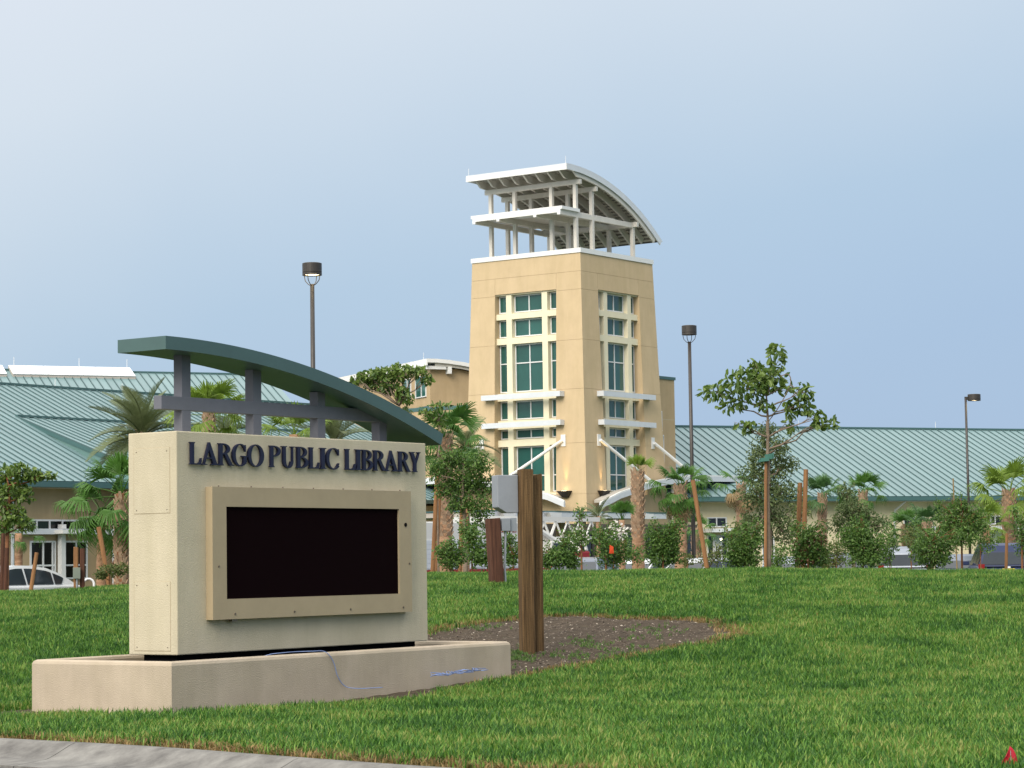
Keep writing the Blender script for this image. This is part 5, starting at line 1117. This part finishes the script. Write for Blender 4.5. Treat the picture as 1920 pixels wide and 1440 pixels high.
# ================================================================== vehicles
def lerp_(a, b, t): return a+(b-a)*t
def car(kind, paint, label, pos, rz, group='cars parked behind the lawn', plate=None):
    suv = kind == 'suv'
    o = empty('parked_car', pos, rz, label, 'car', group)
    if suv: L2, HW, belt, top = 2.3, .91, 1.06, 1.74
    else: L2, HW, belt, top = 2.3, .87, .93, 1.45
    k = belt/.93
    side = [(-L2+.02, .42), (-L2, .62*k), (-L2+.06, .86*k), (-L2+.35, belt-.01), (-1.4, belt), (1.05, belt), (1.6, belt-.06), (L2-.25, .76*k), (L2-.04, .60*k), (L2, .42), (L2-.1, .24), (-L2+.1, .24)]
    fn = lambda u, v, d: (u, d, v)
    MB().prism(side, fn, -HW, HW).build('body', paint, o, bevel=.05)
    if suv: rl = [(-2.18, belt-.02), (-2.02, 1.50), (-1.90, 1.66), (-1.6, 1.72), (-.6, top), (.3, 1.72), (.62, 1.66), (1.42, belt-.02)]
    else: rl = [(-1.95, belt-.03), (-1.35, 1.24), (-.95, 1.375), (-.45, 1.44), (.05, top), (.42, 1.41), (.62, 1.34), (1.38, belt-.03)]
    wz = lambda z: lerp_(HW-.05, HW-.27, max(0, (z-belt))/(top-belt))
    mb = MB(); vs = []; n = len(rl)
    for x, z in rl: vs += [(x, -wz(z), z), (x, wz(z), z), (x, -(HW-.05), belt-.03), (x, HW-.05, belt-.03)]
    fs = []
    for i in range(n-1): a, b = 4*i, 4*i+4; fs += [[a, b, b+1, a+1], [a, a+2, b+2, b], [a+1, b+1, b+3, a+3]]
    mb.add(vs, fs).build('cabin', paint, o, smooth=False)
    def glass_side(poly, sgn):
        g = MB(); ctr = (sum(p[0] for p in poly)/len(poly), sum(p[1] for p in poly)/len(poly))
        a = [(x, sgn*(wz(z)+.012), z) for x, z in poly]; b = [(x, sgn*(wz(z)-.02), z) for x, z in poly]; g.hexa(a, b).build('side_window', CGLASS, o)
    top_of = lambda x: np.interp(x, [p[0] for p in rl], [p[1] for p in rl])-.075
    if suv: spans = [(-1.98, -1.05), (-.97, -.05), (.03, .98)]
    else: spans = [(-1.45, -1.12), (-1.06, -.18), (-.11, .92)]
    for a, b in spans:
        xs = np.linspace(a, b, 6); poly = [(x, max(top_of(x), belt+.04)) for x in xs]+[(b-.0, belt+.03), (a+(.12 if a == spans[0][0] else 0), belt+.03)]
        for sgn in (-1, 1): glass_side(poly, sgn)
    def glass_end(i, nm):
        (x0, z0), (x1, z1) = rl[i], rl[i+1]; a0, a1 = .12, .90; p = []
        nx, nz = (z1-z0), -(x1-x0); l = math.hypot(nx, nz); nx, nz = -nx/l, -nz/l
        for t, sg in ((a0, -1), (a0, 1), (a1, 1), (a1, -1)):
            x, z = lerp_(x0, x1, t), lerp_(z0, z1, t); p.append((x+nx*.014, sg*(wz(z)-.07), z+nz*.014))
        MB().hexa(p, [(x-nx*.03, y, z-nz*.03) for x, y, z in p]).build(nm, CGLASS, o)
    glass_end(0, 'rear_window'); glass_end(n-2, 'windscreen')
    for sx in (-1.38, 1.42):
        for sy in (-1, 1):
            w_ = MB().tube([(sx, sy*(HW-.20), .33), (sx, sy*(HW+.005), .33)], .33, 18).build('wheel', TYRE, o); MB().tube([(sx, sy*(HW-.1), .33), (sx, sy*(HW+.015), .33)], .20, 14).build('rim', RIM, w_)
    for sy in (-1, 1):
        MB().box(-L2-.015, -L2+.10, sy*(HW-.12)-.09, sy*(HW-.12)+.09, .72*k, .84*k+(.16 if suv else 0)).build('tail_light', TAILR, o)
        MB().box(L2-.14, L2-.01, sy*(HW-.22)-.15, sy*(HW-.22)+.15, .58*k, .70*k).build('headlight', CGLASS, o)
        MB().box(.78, .92, sy*(HW+.08)-.09, sy*(HW+.08)+.09, belt+.02, belt+.15).build('mirror', paint, o, bevel=.02)
    if plate: MB().box(-L2-.03, -L2-.012, -.18, .20, .80, .98).build('plate', plate, o); MB().box(-L2-.05, -L2-.012, -.05, .08, .99, 1.04).build('plate_light', WHITE, o)
    if suv:
        for sy in (-1, 1): MB().box(-1.5, .3, sy*(HW-.32)-.02, sy*(HW-.32)+.02, top+.02, top+.06).build('roof_rail', BLACKM, o)
    return o
def ground_at(px, d):
    p = gpos(px, d); p.z = max(p.z, .134); return p
c1 = ground_at(125, 64); c1 = Vector((c1.x-2.3*ax[0], c1.y-2.3*ax[1], .20))
car('sedan', WPAINT, 'white rounded sedan cut by the left edge of the view', c1, TH+math.pi)
car('sedan', GPAINT, 'slate blue sedan beside the timber service posts, half hidden by shrubs', ground_at(1092, 75)+Vector((0, 0, .08)), TH+math.pi+R(20))
c3 = ground_at(1212, 78); car('sedan', WPAINT, 'white sedan at the foot of the stout palm', c3, TH+math.pi)
car('sedan', WPAINT, 'white sedan showing its windscreen pillar just left of the tall lamp post', c3+Vector((.81*2.6-.58*.9, -.58*2.6-.81*.9, 0)), TH+math.pi)
car('sedan', SPAINT, 'silver sedan between the slender staked tree and the reddish shrub', ground_at(1474, 79), R(82))
car('sedan', DPAINT, 'dark blue grey sedan left of the big glossy shrub', ground_at(1578, 78)+Vector((0, 0, .1)), R(80))
car('suv', SPAINT, 'silver grey wagon between the big glossy shrub and the dark upright shrub', ground_at(1690, 82)-Vector((0, 0, .0)), R(84))
car('sedan', GPAINT, 'grey sedan just left of the dark blue car', ground_at(1796, 88), R(80))
car('suv', BPAINT, 'dark blue utility wagon with a yellow plate at the right edge', ground_at(1877, 74)+Vector((0, 0, .02)), R(84), plate=PLATEY)

ft = empty('fire_truck', ground_at(890, 92), TH, 'white and red fire truck with a lattice ladder parked before the tower', 'fire truck')
ft.location.z = .13
b = MB(); b.box(-5.4, 1.9, -1.22, 1.22, .95, 2.92); b.build('body', TRUCKW, ft, bevel=.04)
MB().box(-5.45, 5.6, -1.19, 1.19, .45, .94).build('chassis', REDP, ft, bevel=.02)
b = MB(); b.box(1.91, 3.4, -1.15, 1.15, .95, 1.75); b.build('deck', TRUCKW, ft)
cbn = MB().box(3.42, 6.1, -1.2, 1.2, .95, 1.80).build('cab', REDP, ft, bevel=.05)
MB().prism([(3.46, 1.802), (6.08, 1.802), (5.9, 2.12), (5.7, 2.2), (3.46, 2.2)], lambda u, v, d: (u, d, v), -1.16, 1.16).build('cab_roof', TRUCKW, ft, bevel=.04)
for a_, c_ in ((3.6, 4.5), (4.7, 5.7)): MB().box(a_, c_, -1.19, -1.14, 1.86, 2.12).build('cab_window', CGLASS, ft)
MB().box(-5.42, 5.58, -1.235, -1.221, 1.05, 1.17).build('stripe', REDP, ft)
for i in range(6):
    x = -5.2+i*1.08; sh = MB().box(x, x+.98, -1.245, -1.221, 1.2, 2.25).build('locker_shutter', SHADEM, ft)
    for q in range(6): MB().box(x+.02, x+.96, -1.252, -1.246, 1.24+q*.17, 1.38+q*.17).build('slat', SHADEM, sh)
for x in (-3.7, -2.4, 4.1):
    for sy in (-1, 1): w_ = MB().tube([(x, sy*.85, .52), (x, sy*1.24, .52)], .52, 20).build('wheel', TYRE, ft); MB().tube([(x, sy*1.0, .52), (x, sy*1.255, .52)], .28, 14).build('rim', RIM, w_)
for i, chh in enumerate('FIRE'): letter(chh, -.33+i*.36, -.05+i*.36, 2.54, 2.82, -1.222, .012, NAVY if False else REDP, ft) if chh in GLY else None
# lattice ladder
ld = MB()
for y in (-.85, .85):
    ld.box(-.6, 7.3, y-.05, y+.05, 2.98, 3.16); ld.box(-.6, 7.1, y-.05, y+.05, 2.28, 2.38)
lad = ld.build('ladder', TRUCKW, ft)
for y in (-.85, .85):
    for k in range(9):
        x = -.4+k*.84
        for x0, x1 in ((x, x+.42), (x+.84, x+.42)): MB().tube([(x0, y, 2.36), (x1, y, 3.0)], .035, 6).build('lattice_bar', TRUCKW, lad)
for k in range(20): MB().tube([(-.4+k*.38, -.85, 2.33), (-.4+k*.38, .85, 2.33)], .025, 6).build('rung', GALV, lad)
MB().tube([(2.2, -.9, 2.9), (4.6, -1.0, 1.9)], .16, 10).build('lift_cylinder', TRUCKW, ft)
MB().hexa([(2.1, -1.0, 1.752), (3.1, -1.0, 1.752), (3.1, 1.0, 1.752), (2.1, 1.0, 1.752)], [(2.1, -.7, 2.27), (2.7, -.7, 2.27), (2.7, .7, 2.27), (2.1, .7, 2.27)]).build('turntable', TRUCKW, ft)
for x in (-4.6, -.2): MB().box(x, x+.5, -1.6, -1.25, .35, .75).build('outrigger', TRUCKW, ft)
for x in (-4.9, -3.2): MB().tube([(x, -1.1, 2.925), (x, -1.1, 3.06)], .12, 10).build('warning_light', TAILR, ft)
fr_ = MB()
for x in (-6.4, -5.6): fr_.box(x, x+.07, -1.3, -1.22, .5, 2.6)
fr_.box(-6.4, -5.53, -1.29, -1.23, .45, .52); fr_.box(-6.4, -5.53, -1.29, -1.23, 2.6, 2.68); fr_.build('rear_frame', TRUCKW, ft)
